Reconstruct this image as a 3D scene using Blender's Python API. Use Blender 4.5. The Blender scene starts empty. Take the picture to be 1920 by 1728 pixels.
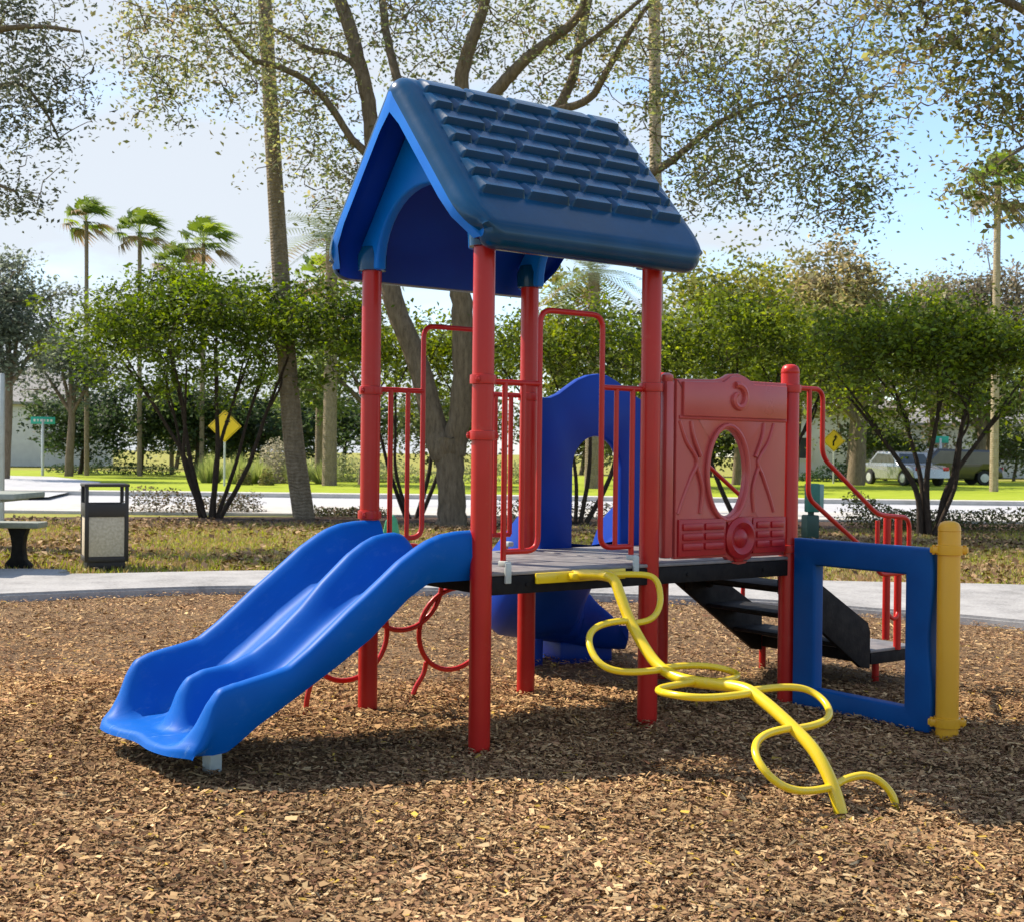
import bpy, bmesh, math, random
import numpy as np
from mathutils import Vector, Matrix
random.seed(7)
rng = np.random.default_rng(11)
PI = math.pi
scene = bpy.context.scene
COL = scene.collection
A = 0.914          # spacing of the posts of the play structure (m)

# ------------------------------------------------------------------ camera
F_PX, YAW, PITCH, ROLL = 2411.4, 0.6281, -0.0056, 0.0112
CAM = np.array([-2.9726, -4.2995, 1.2129])
_cy, _sy, _cp, _sp = math.cos(YAW), math.sin(YAW), math.cos(PITCH), math.sin(PITCH)
_f = np.array([_sy*_cp, _cy*_cp, _sp]); _r0 = np.array([_cy, -_sy, 0.0]); _u0 = np.cross(_r0, _f)
_r = _r0*math.cos(ROLL) + _u0*math.sin(ROLL); _u = -_r0*math.sin(ROLL) + _u0*math.cos(ROLL)
FW = np.array([_sy, _cy, 0.0]); RT = np.array([_cy, -_sy, 0.0])
cam_d = bpy.data.cameras.new('camera'); cam_o = bpy.data.objects.new('camera', cam_d); COL.objects.link(cam_o)
cam_d.sensor_fit = 'HORIZONTAL'; cam_d.sensor_width = 36; cam_d.lens = F_PX/1920*36
cam_d.clip_start = 0.05; cam_d.clip_end = 3000
M = Matrix(((_r[0], _u[0], -_f[0], CAM[0]), (_r[1], _u[1], -_f[1], CAM[1]), (_r[2], _u[2], -_f[2], CAM[2]), (0, 0, 0, 1)))
cam_o.matrix_world = M
scene.camera = cam_o
cam_d.dof.use_dof = True; cam_d.dof.focus_distance = 5.7; cam_d.dof.aperture_fstop = 9.0

def ray(px, py):
    return _r*((px-960)/F_PX) - _u*((py-864)/F_PX) + _f
def at(px, py, D):               # world point at distance D in front of the camera
    return CAM + ray(px, py)*D
def gnd(px, py, z=0.0):          # where a sight line meets the level z
    d = ray(px, py); return CAM + d*((z-CAM[2])/d[2])
def place(px, D, z=0.0):         # ground position D metres ahead, below image column px
    p = CAM + FW*D + RT*((px-960)/F_PX*D); return np.array([p[0], p[1], z])
def P(x, d, z=0.0):              # x metres right, d metres ahead of the camera
    p = CAM + FW*d + RT*x; return np.array([p[0], p[1], z])

# ------------------------------------------------------------------ materials
def newmat(name):
    m = bpy.data.materials.new(name); m.use_nodes = True
    nt = m.node_tree; b = nt.nodes['Principled BSDF']
    return m, nt, b
def plastic(name, c1, c2=None, rough=0.35, scale=6, bump=0.05, spec=0.5, dirt=None, metal=0.0, bscale=60, coat=0.0):
    m, nt, b = newmat(name)
    N = nt.nodes; L = nt.links
    tc = N.new('ShaderNodeTexCoord')
    n = N.new('ShaderNodeTexNoise'); n.inputs['Scale'].default_value = scale; n.inputs['Detail'].default_value = 6
    L.new(tc.outputs['Object'], n.inputs['Vector'])
    r = N.new('ShaderNodeValToRGB'); r.color_ramp.elements[0].position = 0.35; r.color_ramp.elements[1].position = 0.68
    c2 = c2 or tuple(x*0.8 for x in c1)
    r.color_ramp.elements[0].color = (*c2, 1); r.color_ramp.elements[1].color = (*c1, 1)
    L.new(n.outputs['Fac'], r.inputs['Fac'])
    col = r.outputs['Color']
    if dirt:
        dn = N.new('ShaderNodeTexNoise'); dn.inputs['Scale'].default_value = scale*4; dn.inputs['Detail'].default_value = 8; dn.inputs['Roughness'].default_value = 0.7
        L.new(tc.outputs['Object'], dn.inputs['Vector'])
        dr = N.new('ShaderNodeValToRGB'); dr.color_ramp.elements[0].position = 0.58; dr.color_ramp.elements[1].position = 0.75
        dr.color_ramp.elements[0].color = (0, 0, 0, 1); dr.color_ramp.elements[1].color = (dirt[3],)*3 + (1,)
        L.new(dn.outputs['Fac'], dr.inputs['Fac'])
        mx = N.new('ShaderNodeMixRGB'); mx.inputs['Color2'].default_value = (*dirt[:3], 1)
        L.new(dr.outputs['Color'], mx.inputs['Fac']); L.new(col, mx.inputs['Color1']); col = mx.outputs['Color']
    L.new(col, b.inputs['Base Color'])
    rr = N.new('ShaderNodeMapRange'); rr.inputs['To Min'].default_value = rough*0.8; rr.inputs['To Max'].default_value = min(1, rough*1.35)
    L.new(n.outputs['Fac'], rr.inputs['Value']); L.new(rr.outputs['Result'], b.inputs['Roughness'])
    b.inputs['Specular IOR Level'].default_value = spec; b.inputs['Metallic'].default_value = metal
    b.inputs['Coat Weight'].default_value = coat
    if bump:
        bn = N.new('ShaderNodeTexNoise'); bn.inputs['Scale'].default_value = bscale; bn.inputs['Detail'].default_value = 4
        L.new(tc.outputs['Object'], bn.inputs['Vector'])
        bp = N.new('ShaderNodeBump'); bp.inputs['Strength'].default_value = bump; bp.inputs['Distance'].default_value = 0.01
        L.new(bn.outputs['Fac'], bp.inputs['Height']); L.new(bp.outputs['Normal'], b.inputs['Normal'])
    return m
def ground_mat(name, cols, scales=(0.7, 9, 70), bump=0.5, rough=0.95, dist=0.03):
    """three noise octaves mixed through a ramp of colours, world (object) coordinates"""
    m, nt, b = newmat(name); N = nt.nodes; L = nt.links
    tc = N.new('ShaderNodeTexCoord'); acc = None
    for s, w in zip(scales, (0.34, 0.33, 0.33)):
        n = N.new('ShaderNodeTexNoise'); n.inputs['Scale'].default_value = s; n.inputs['Detail'].default_value = 8; n.inputs['Roughness'].default_value = 0.65
        L.new(tc.outputs['Object'], n.inputs['Vector'])
        mu = N.new('ShaderNodeMath'); mu.operation = 'MULTIPLY_ADD'; mu.inputs[1].default_value = w
        mu.inputs[2].default_value = 0
        L.new(n.outputs['Fac'], mu.inputs[0])
        if acc is not None: L.new(acc, mu.inputs[2])
        acc = mu.outputs['Value']; last = n
    r = N.new('ShaderNodeValToRGB'); e = r.color_ramp.elements
    k = len(cols)
    e[0].position = 0.36; e[1].position = 0.64; e[0].color = (*cols[0], 1); e[1].color = (*cols[-1], 1)
    for i in range(1, k-1):
        q = e.new(0.36 + 0.28*i/(k-1)); q.color = (*cols[i], 1)
    L.new(acc, r.inputs['Fac']); L.new(r.outputs['Color'], b.inputs['Base Color'])
    b.inputs['Roughness'].default_value = rough; b.inputs['Specular IOR Level'].default_value = 0.2
    bp = N.new('ShaderNodeBump'); bp.inputs['Strength'].default_value = bump; bp.inputs['Distance'].default_value = dist
    L.new(last.outputs['Fac'], bp.inputs['Height']); L.new(bp.outputs['Normal'], b.inputs['Normal'])
    return m
def leaf_mat(name, trans=0.45, rough=0.55, spec=0.3):
    m, nt, b = newmat(name); N = nt.nodes; L = nt.links
    a = N.new('ShaderNodeAttribute'); a.attribute_name = 'Col'
    L.new(a.outputs['Color'], b.inputs['Base Color']); b.inputs['Roughness'].default_value = rough
    b.inputs['Specular IOR Level'].default_value = spec
    if trans:
        t = N.new('ShaderNodeBsdfTranslucent'); mix = N.new('ShaderNodeMixShader'); mix.inputs['Fac'].default_value = trans
        hs = N.new('ShaderNodeHueSaturation'); hs.inputs['Hue'].default_value = 0.48; hs.inputs['Value'].default_value = 1.7; hs.inputs['Saturation'].default_value = 1.1
        L.new(a.outputs['Color'], hs.inputs['Color']); L.new(hs.outputs['Color'], t.inputs['Color'])
        L.new(b.outputs['BSDF'], mix.inputs[1]); L.new(t.outputs['BSDF'], mix.inputs[2])
        L.new(mix.outputs['Shader'], N['Material Output'].inputs['Surface'])
    return m
def bark_mat(name, c1, c2, sc=(6, 6, 1.2), bump=0.8, rings=0):
    m, nt, b = newmat(name); N = nt.nodes; L = nt.links
    tc = N.new('ShaderNodeTexCoord'); mp = N.new('ShaderNodeMapping'); mp.inputs['Scale'].default_value = sc
    L.new(tc.outputs['Object'], mp.inputs['Vector'])
    n = N.new('ShaderNodeTexNoise'); n.inputs['Scale'].default_value = 3.4; n.inputs['Detail'].default_value = 12; n.inputs['Roughness'].default_value = 0.78
    L.new(mp.outputs['Vector'], n.inputs['Vector'])
    r = N.new('ShaderNodeValToRGB'); r.color_ramp.elements[0].position = 0.34; r.color_ramp.elements[1].position = 0.66
    r.color_ramp.elements[0].color = (*c2, 1); r.color_ramp.elements[1].color = (*c1, 1)
    L.new(n.outputs['Fac'], r.inputs['Fac']); L.new(r.outputs['Color'], b.inputs['Base Color'])
    b.inputs['Roughness'].default_value = 0.95; b.inputs['Specular IOR Level'].default_value = 0.15
    bp = N.new('ShaderNodeBump'); bp.inputs['Strength'].default_value = bump; bp.inputs['Distance'].default_value = 0.05
    h = n.outputs['Fac']
    if rings:
        w = N.new('ShaderNodeTexWave'); w.bands_direction = 'Z'; w.inputs['Scale'].default_value = rings; w.inputs['Distortion'].default_value = 7; w.inputs['Detail'].default_value = 4
        L.new(tc.outputs['Object'], w.inputs['Vector'])
        ad = N.new('ShaderNodeMath'); ad.operation = 'ADD'; sc_ = N.new('ShaderNodeMath'); sc_.operation = 'MULTIPLY'; sc_.inputs[1].default_value = .3; L.new(w.outputs['Fac'], sc_.inputs[0]); L.new(sc_.outputs['Value'], ad.inputs[0]); L.new(h, ad.inputs[1]); h = ad.outputs['Value']
    L.new(h, bp.inputs['Height']); L.new(bp.outputs['Normal'], b.inputs['Normal'])
    return m

MAT = {
 'blue': plastic('blue_slide_plastic', (0.0, 0.105, 0.44), (0.0, 0.088, 0.39), rough=0.45, scale=3, bump=0.02, spec=0.12, dirt=(0.10, 0.22, 0.42, 0.22)),
 'roof': plastic('weathered_shaded_roof_plastic', (0.001, 0.056, 0.15), (0.001, 0.042, 0.105), spec=0.32, rough=0.2, scale=4, bump=0.03, dirt=(0.05, 0.075, 0.10, 0.3)),  # weathering, plus the slope's shade and sky reflection put into the colour
 'gable': plastic('blue_gable_plastic', (0.0, 0.17, 0.62), (0.0, 0.13, 0.54), spec=0.2, rough=0.4, scale=4, bump=0.02),
 'navy': plastic('deep_blue_plastic', (0.0, 0.045, 0.36), (0.0, 0.034, 0.29), spec=0.2, rough=0.4, scale=3, bump=0.02),
 'frame': plastic('blue_frame_plastic', (0.0, 0.075, 0.27), (0.0, 0.058, 0.22), spec=0.2, rough=0.45, scale=5, bump=0.05),
 'red': plastic('red_powder_coat', (0.50, 0.017, 0.011), (0.43, 0.013, 0.010), rough=0.32, scale=3, bump=0.01, spec=0.3, coat=0.1, dirt=(0.42, 0.10, 0.07, 0.25)),
 'panel': plastic('pinkish_red_plastic', (0.48, 0.075, 0.068), (0.43, 0.06, 0.058), rough=0.28, scale=4, bump=0.03),  # paler and pinker than the lower relief
 'panel2': plastic('deep_red_plastic', (0.42, 0.014, 0.018), (0.36, 0.010, 0.015), rough=0.36, scale=5, bump=0.04),
 'yellow': plastic('yellow_powder_coat', (0.82, 0.60, 0.012), (0.78, 0.54, 0.01), rough=0.3, scale=5, bump=0.02, coat=0.3, dirt=(0.6, 0.5, 0.2, 0.5)),
 'amber': plastic('amber_powder_coat', (0.74, 0.37, 0.012), (0.68, 0.33, 0.012), rough=0.36, scale=4, bump=0.02),
 'deck': plastic('grey_coated_deck', (0.25, 0.23, 0.22), (0.16, 0.15, 0.15), rough=0.5, scale=14, bump=0.2),
 'black': plastic('black_coated_steel', (0.007, 0.006, 0.007), (0.011, 0.010, 0.010), rough=0.7, scale=20, bump=0.2, spec=0.25),
 'clamp': plastic('light_grey_bracket', (0.50, 0.55, 0.52), (0.40, 0.44, 0.42), rough=0.45, scale=20),
 'bolt': plastic('dark_bolt', (0.05, 0.04, 0.03), rough=0.4, metal=0.6),
 'concrete': ground_mat('concrete', [(0.33, 0.31, 0.28), (0.46, 0.44, 0.41), (0.56, 0.54, 0.51)], scales=(0.5, 4, 60), bump=0.15, rough=0.9, dist=0.004),
 'walk': ground_mat('stained_concrete', [(0.16, 0.155, 0.15), (0.33, 0.32, 0.31), (0.44, 0.43, 0.41)], scales=(0.6, 3, 40), bump=0.15, rough=0.9, dist=0.004),
 'road': ground_mat('pale_asphalt', [(0.30, 0.30, 0.31), (0.42, 0.42, 0.43), (0.50, 0.50, 0.51)], scales=(0.2, 2, 40), bump=0.2, rough=0.9, dist=0.005),
 'mulchbase': ground_mat('mulch_soil', [(0.11, 0.06, 0.032), (0.21, 0.13, 0.068), (0.32, 0.215, 0.11)], scales=(1.2, 14, 55), bump=1.0, dist=0.03),
 'bed': ground_mat('shaded_bark_bed', [(0.03, 0.018, 0.013), (0.075, 0.045, 0.032), (0.15, 0.095, 0.06)], scales=(0.8, 6, 30), bump=1.0),
 'lawn': ground_mat('dry_lawn', [(0.24, 0.16, 0.085), (0.28, 0.23, 0.06), (0.24, 0.27, 0.035), (0.32, 0.22, 0.12)], scales=(0.45, 2.5, 26), bump=0.6),
 'green': ground_mat('green_lawn', [(0.18, 0.24, 0.010), (0.27, 0.33, 0.015), (0.34, 0.37, 0.04)], scales=(0.15, 1.2, 18), bump=0.5),
 'leaf': leaf_mat('leaf'), 'leaf_thin': leaf_mat('thin_leaf', trans=0.3), 'chip': leaf_mat('bark_chip', trans=0.0, rough=0.9, spec=0.15),
 'oakbark': bark_mat('oak_bark', (0.26, 0.20, 0.135), (0.10, 0.075, 0.05)),
 'darkbark': bark_mat('shrub_bark', (0.085, 0.062, 0.045), (0.028, 0.02, 0.016), sc=(9, 9, 3)),
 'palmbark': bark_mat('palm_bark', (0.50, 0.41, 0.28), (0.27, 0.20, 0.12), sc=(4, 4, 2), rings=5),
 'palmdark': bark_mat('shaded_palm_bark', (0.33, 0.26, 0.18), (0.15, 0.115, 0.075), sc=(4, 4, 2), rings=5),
 'sand': plastic('pebbled_tan_panel', (0.62, 0.53, 0.40), (0.46, 0.38, 0.27), rough=0.85, scale=40, bump=0.4),
 'brown': plastic('dark_brown_steel', (0.03, 0.022, 0.018), (0.02, 0.015, 0.012), rough=0.5, scale=12),
 'tabletop': plastic('grey_green_table', (0.30, 0.32, 0.27), (0.22, 0.24, 0.2), rough=0.7, scale=14, bump=0.1),
 'wall': plastic('pale_stucco', (0.66, 0.64, 0.60), (0.58, 0.56, 0.53), rough=0.9, scale=2, bump=0.2),
 'wall2': plastic('white_stucco', (0.74, 0.76, 0.78), (0.66, 0.68, 0.70), rough=0.9, scale=2, bump=0.2),
 'rooftile': plastic('grey_roof_tiles', (0.30, 0.28, 0.26), (0.20, 0.19, 0.18), rough=0.8, scale=8, bump=0.3),
 'glass': plastic('dark_window_glass', (0.03, 0.04, 0.045), (0.05, 0.06, 0.065), rough=0.08, scale=2, bump=0, spec=0.7),
 'trim': plastic('white_trim', (0.78, 0.78, 0.76), rough=0.6),
 'signyellow': plastic('sign_yellow', (0.85, 0.55, 0.01), (0.80, 0.50, 0.01), rough=0.4, scale=3, bump=0),
 'signgreen': plastic('sign_green', (0.02, 0.40, 0.30), (0.02, 0.36, 0.27), rough=0.4, bump=0),
 'signback': plastic('sign_metal', (0.55, 0.56, 0.55), rough=0.4, metal=0.3, bump=0),
 'teal': plastic('teal_green_enamel', (0.03, 0.17, 0.13), (0.02, 0.12, 0.095), rough=0.5, scale=8),
 'tealpale': plastic('pale_teal_enamel', (0.22, 0.36, 0.33), (0.17, 0.29, 0.27), rough=0.5, scale=8),
 'darkgreen': plastic('dark_green_enamel', (0.02, 0.06, 0.045), rough=0.5),
 'plate': plastic('green_plastic_lid', (0.05, 0.30, 0.13), (0.06, 0.36, 0.2), rough=0.45, scale=9),
 'silver': plastic('silver_car_paint', (0.33, 0.34, 0.36), (0.30, 0.31, 0.33), rough=0.25, metal=0.4, bump=0, coat=0.6),
 'carblack': plastic('black_car_paint', (0.012, 0.012, 0.015), rough=0.2, bump=0, coat=0.8),
 'tyre': plastic('tyre_rubber', (0.015, 0.015, 0.015), rough=0.8),
 'lamp_red': plastic('red_lamp_lens', (0.5, 0.01, 0.01), rough=0.2, bump=0),
}

def wear(m):
    """pale scuffs on the run-out lip and faint drag lines down the bed"""
    nt = m.node_tree; N = nt.nodes; L = nt.links; b = N['Principled BSDF']
    src = b.inputs['Base Color'].links[0].from_socket
    tc = N.new('ShaderNodeTexCoord'); sx = N.new('ShaderNodeSeparateXYZ'); L.new(tc.outputs['Object'], sx.inputs['Vector'])
    mp = N.new('ShaderNodeMapping'); mp.inputs['Scale'].default_value = (5, 26, 9); L.new(tc.outputs['Object'], mp.inputs['Vector'])
    n = N.new('ShaderNodeTexNoise'); n.inputs['Scale'].default_value = 1.6; n.inputs['Detail'].default_value = 10; n.inputs['Roughness'].default_value = .75; L.new(mp.outputs['Vector'], n.inputs['Vector'])
    lo = N.new('ShaderNodeMapRange'); lo.inputs['From Min'].default_value = .20; lo.inputs['From Max'].default_value = .11; lo.inputs['To Min'].default_value = .06; lo.inputs['To Max'].default_value = .75; L.new(sx.outputs['Z'], lo.inputs['Value'])
    th = N.new('ShaderNodeMapRange'); th.interpolation_type = 'SMOOTHSTEP'; th.inputs['From Min'].default_value = .55; th.inputs['From Max'].default_value = .68; L.new(n.outputs['Fac'], th.inputs['Value'])
    mu = N.new('ShaderNodeMath'); mu.operation = 'MULTIPLY'; L.new(lo.outputs['Result'], mu.inputs[0]); L.new(th.outputs['Result'], mu.inputs[1])
    mx = N.new('ShaderNodeMixRGB'); mx.inputs['Color2'].default_value = (.20, .34, .50, 1); L.new(mu.outputs['Value'], mx.inputs['Fac']); L.new(src, mx.inputs['Color1'])
    L.new(mx.outputs['Color'], b.inputs['Base Color'])
wear(MAT['blue'])

# ------------------------------------------------------------------ object helpers
def tag(o, label=None, cat=None, group=None, kind=None):
    if label: o['label'] = label
    if cat: o['category'] = cat
    if group: o['group'] = group
    if kind: o['kind'] = kind
    return o
def empty(name, loc, label, cat, rz=0, group=None):
    o = bpy.data.objects.new(name, None); COL.objects.link(o)
    o.location = Vector(loc); o.rotation_euler = (0, 0, rz); o.empty_display_size = 0.1
    return tag(o, label, cat, group)
class MB:
    """collects shapes for ONE mesh"""
    def __init__(s): s.bm = bmesh.new()
    def add(s, verts, faces):
        vs = [s.bm.verts.new(Vector(v)) for v in verts]
        for f in faces:
            try: s.bm.faces.new([vs[i] for i in f])
            except ValueError: pass
        return s
    def box(s, c, d, rz=0, bevel=0.0, seg=2, rx=0, ry=0):
        b = bmesh.new(); bmesh.ops.create_cube(b, size=1)
        bmesh.ops.scale(b, vec=Vector(d), verts=b.verts)
        if bevel: bmesh.ops.bevel(b, geom=b.edges[:], offset=bevel, segments=seg, affect='EDGES', profile=0.5)
        mt = Matrix.Translation(Vector(c)) @ Matrix.Rotation(rz, 4, 'Z') @ Matrix.Rotation(ry, 4, 'Y') @ Matrix.Rotation(rx, 4, 'X')
        bmesh.ops.transform(b, matrix=mt, verts=b.verts); return s.merge(b)
    def merge(s, b):
        me = bpy.data.meshes.new('tmp'); b.to_mesh(me); b.free(); s.bm.from_mesh(me); bpy.data.meshes.remove(me); return s
    def prism(s, poly, th, plane='xz', off=0.0, bevel=0.0, seg=2):
        """extrude a 2D outline. plane 'xz': poly (x,z), thickness along y around off; 'yz': poly (y,z) along x; 'xy': along z"""
        b = bmesh.new()
        def p3(p, t):
            if plane == 'xz': return (p[0], off+t, p[1])
            if plane == 'yz': return (off+t, p[0], p[1])
            return (p[0], p[1], off+t)
        v0 = [b.verts.new(p3(p, -th/2)) for p in poly]; v1 = [b.verts.new(p3(p, th/2)) for p in poly]
        f0 = b.faces.new(v0); f1 = b.faces.new(list(reversed(v1)))
        n = len(poly)
        for i in range(n): b.faces.new((v0[i], v1[i], v1[(i+1) % n], v0[(i+1) % n]))
        bmesh.ops.recalc_face_normals(b, faces=b.faces)
        if bevel:
            es = list(set(list(f0.edges)+list(f1.edges)))
            bmesh.ops.bevel(b, geom=es, offset=bevel, segments=seg, affect='EDGES', profile=0.5)
        return s.merge(b)
    def holed(s, outer, hole, th, plane='yz', off=0.0, bevel=0.0, seg=2):
        """plate with a hole: outer and hole are lists of equal length, matched point to point"""
        b = bmesh.new()
        def p3(p, t):
            if plane == 'xz': return (p[0], off+t, p[1])
            return (off+t, p[0], p[1])
        n = len(outer); R = []
        for pts in (outer, hole):
            R.append([[b.verts.new(p3(p, t)) for p in pts] for t in (-th/2, th/2)])
        sharp = []
        for i in range(n):
            j = (i+1) % n
            for k in (0, 1): b.faces.new((R[0][k][i], R[0][k][j], R[1][k][j], R[1][k][i]))
            for q in (0, 1): b.faces.new((R[q][0][i], R[q][0][j], R[q][1][j], R[q][1][i]))
        bmesh.ops.recalc_face_normals(b, faces=b.faces)
        if bevel:
            for q in (0, 1):
                for k in (0, 1):
                    for i in range(n): sharp.append(b.edges.get((R[q][k][i], R[q][k][(i+1) % n])))
            bmesh.ops.bevel(b, geom=sharp, offset=bevel, segments=seg, affect='EDGES', profile=0.5)
        return s.merge(b)
    def tube(s, pts, r, seg=10, cap=True, smooth=0):
        pts = [Vector(p) for p in pts]
        rs = list(r) if hasattr(r, '__len__') else [r]*len(pts)
        if smooth: pts, rs = curve(pts, rs, smooth)
        n = len(pts); vs = []
        t0 = (pts[1]-pts[0]).normalized()
        ref = Vector((0, 0, 1)) if abs(t0.z) < 0.9 else Vector((1, 0, 0))
        a = t0.cross(ref).normalized()
        for i in range(n):
            t = (pts[min(i+1, n-1)]-pts[max(i-1, 0)])
            t = t.normalized() if t.length > 1e-9 else t0
            a = (a - t*a.dot(t)); a = a.normalized() if a.length > 1e-6 else t.orthogonal().normalized()
            bb = t.cross(a)
            vs.append([s.bm.verts.new(pts[i] + (a*math.cos(2*PI*k/seg) + bb*math.sin(2*PI*k/seg))*rs[i]) for k in range(seg)])
        for i in range(n-1):
            for k in range(seg):
                s.bm.faces.new((vs[i][k], vs[i][(k+1) % seg], vs[i+1][(k+1) % seg], vs[i+1][k]))
        if cap:
            s.bm.faces.new(list(reversed(vs[0]))); s.bm.faces.new(vs[-1])
        return s
    def lathe(s, prof, c=(0, 0, 0), seg=24, axis='z', cap=True):
        """prof: list of (r, h)"""
        rings = []
        c = Vector(c)
        for r, h in prof:
            ring = []
            for k in range(seg):
                x, y = r*math.cos(2*PI*k/seg), r*math.sin(2*PI*k/seg)
                v = {'z': (x, y, h), 'x': (h, x, y), 'y': (x, h, y)}[axis]
                ring.append(s.bm.verts.new(c+Vector(v)))
            rings.append(ring)
        for i in range(len(rings)-1):
            for k in range(seg):
                s.bm.faces.new((rings[i][k], rings[i][(k+1) % seg], rings[i+1][(k+1) % seg], rings[i+1][k]))
        if cap:
            s.bm.faces.new(list(reversed(rings[0]))); s.bm.faces.new(rings[-1])
        return s
    def grid(s, V):
        n, m = len(V), len(V[0])
        vs = [[s.bm.verts.new(Vector(p)) for p in row] for row in V]
        for i in range(n-1):
            for j in range(m-1): s.bm.faces.new((vs[i][j], vs[i+1][j], vs[i+1][j+1], vs[i][j+1]))
        return vs
    def build(s, name, mat, parent=None, sharp=40, label=None):
        bmesh.ops.recalc_face_normals(s.bm, faces=s.bm.faces)
        me = bpy.data.meshes.new(name); s.bm.to_mesh(me); s.bm.free()
        me.materials.append(mat if not isinstance(mat, str) else MAT[mat])
        for p in me.polygons: p.use_smooth = True
        me.set_sharp_from_angle(angle=math.radians(sharp))
        o = bpy.data.objects.new(name, me); COL.objects.link(o)
        if parent: o.parent = parent
        if label: o['label'] = label
        return o
def curve(pts, rs, n):
    """Catmull-Rom resampling"""
    out, ro = [], []
    m = len(pts)
    for i in range(m-1):
        p0 = pts[max(i-1, 0)]; p1 = pts[i]; p2 = pts[i+1]; p3 = pts[min(i+2, m-1)]
        for k in range(n):
            t = k/n
            out.append(0.5*((2*p1)+(p2-p0)*t+(2*p0-5*p1+4*p2-p3)*t*t+(3*p1-p0-3*p2+p3)*t**3))
            ro.append(rs[i]*(1-t)+rs[i+1]*t)
    out.append(pts[-1]); ro.append(rs[-1])
    return out, ro
def fillet(pts, r=0.05, n=5):
    """round the inner corners of a polyline"""
    pts = [Vector(p) for p in pts]; out = [pts[0]]
    for i in range(1, len(pts)-1):
        a, b, c = pts[i-1], pts[i], pts[i+1]
        d1, d2 = (a-b), (c-b); q = min(r, d1.length*0.48, d2.length*0.48)
        s, e = b+d1.normalized()*q, b+d2.normalized()*q
        for k in range(n+1):
            t = k/n; out.append(s*(1-t)**2 + b*2*t*(1-t) + e*t*t)
    out.append(pts[-1]); return out
def mesh_np(name, V, Fq, mat, cols=None, parent=None, smooth=False):
    """quick mesh from numpy arrays: V (n,3), Fq (m,k), cols (n,3) per vertex"""
    me = bpy.data.meshes.new(name); n = len(V); m, k = Fq.shape
    me.vertices.add(n); me.vertices.foreach_set('co', V.astype(np.float32).ravel())
    me.loops.add(m*k); me.loops.foreach_set('vertex_index', Fq.astype(np.int32).ravel())
    me.polygons.add(m); me.polygons.foreach_set('loop_start', np.arange(0, m*k, k, dtype=np.int32))
    if smooth: me.polygons.foreach_set('use_smooth', np.ones(m, dtype=bool))
    me.update(calc_edges=True)
    if cols is not None:
        at_ = me.attributes.new('Col', 'FLOAT_COLOR', 'POINT')
        at_.data.foreach_set('color', np.concatenate([cols, np.ones((n, 1))], 1).astype(np.float32).ravel())
    me.materials.append(MAT[mat] if isinstance(mat, str) else mat)
    o = bpy.data.objects.new(name, me); COL.objects.link(o)
    if parent: o.parent = parent
    return o
def rand_dirs(n):
    v = rng.normal(size=(n, 3)); return v/np.linalg.norm(v, axis=1, keepdims=True)
def leaf_quads(C, length, width, up=0.4, jitter=0.35, droop=0.0):
    """one bent leaf per centre C (n,3) -> V (n*6,3), quads (n*2,4)"""
    n = len(C); d = rand_dirs(n); d[:, 2] = d[:, 2]*0.6 - droop; d /= np.linalg.norm(d, axis=1, keepdims=True)
    nn = rand_dirs(n); nn[:, 2] += up; w = np.cross(d, nn); w /= np.linalg.norm(w, axis=1, keepdims=True)+1e-9
    nrm = np.cross(w, d)
    s = (1 + jitter*rng.normal(size=(n, 1))).clip(0.45, 1.9); L = length*s; W = width*s
    a = C - d*L*0.5; e = C + d*L*0.5 - nrm*L*0.12; m1 = C + w*W*0.5 + nrm*W*0.12; m2 = C - w*W*0.5 + nrm*W*0.12
    V = np.stack([a, m1, e, m2], 1).reshape(-1, 3)
    return V, np.arange(n*4).reshape(n, 4)
def leaf_cols(n, pal, k=4, var=0.18):
    pal = np.array(pal); i = rng.integers(0, len(pal), n); j = rng.integers(0, len(pal), n); t = rng.random((n, 1))
    c = pal[i]*(1-t)+pal[j]*t; c = c*(1+var*rng.normal(size=(n, 1))).clip(0.4, 1.8)
    return np.repeat(c, k, 0).clip(0.004, 0.9)
def inv_loc(o):
    return np.array(o.location)
def ellipsoids(lobes, n):
    """n points inside weighted ellipsoids [(centre, radii, weight)], a little denser towards the shell; axes along RT, FW, Z"""
    w = np.array([l[2] for l in lobes], float); w /= w.sum(); idx = rng.choice(len(lobes), n, p=w)
    d = rand_dirs(n); r = rng.random((n, 1))**(1/2.3)*(1+.16*rng.normal(size=(n, 1))).clip(.5, 1.45); q = d*r
    C = np.array([l[0] for l in lobes])[idx]; R = np.array([l[1] for l in lobes])[idx]; q = q*R
    return C + q[:, :1]*RT + q[:, 1:2]*FW + q[:, 2:]*np.array([0, 0, 1.0])
def grow_twigs(mb, nodes, targets, r0=0.02, r1=0.006, seg=5, sag=0.1):
    """connect each target to the nearest wood already there"""
    nodes = np.array(nodes); d0 = np.array([np.min(np.linalg.norm(nodes-t, axis=1)) for t in targets])
    for t in np.array(targets)[np.argsort(d0)]:
        dist = np.linalg.norm(nodes-t, axis=1) + 0.35*np.maximum(0, nodes[:, 2]-t[2])
        a = nodes[np.argmin(dist)]; L = np.linalg.norm(t-a)
        if L < 0.03: continue
        b = a*0.62+t*0.38 + rng.normal(size=3)*L*0.09; b[2] += L*sag*0.5
        c = a*0.28+t*0.72 + rng.normal(size=3)*L*0.08; c[2] += L*sag
        k = min(1.0, L/1.6)
        mb.tube([a, b, c, t], [r0*(0.4+0.6*k), r0*(0.3+0.45*k), r0*(0.25+0.25*k), r1], seg=seg, cap=False, smooth=2)
        nodes = np.vstack([nodes, b, c, t])
    return nodes
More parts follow.
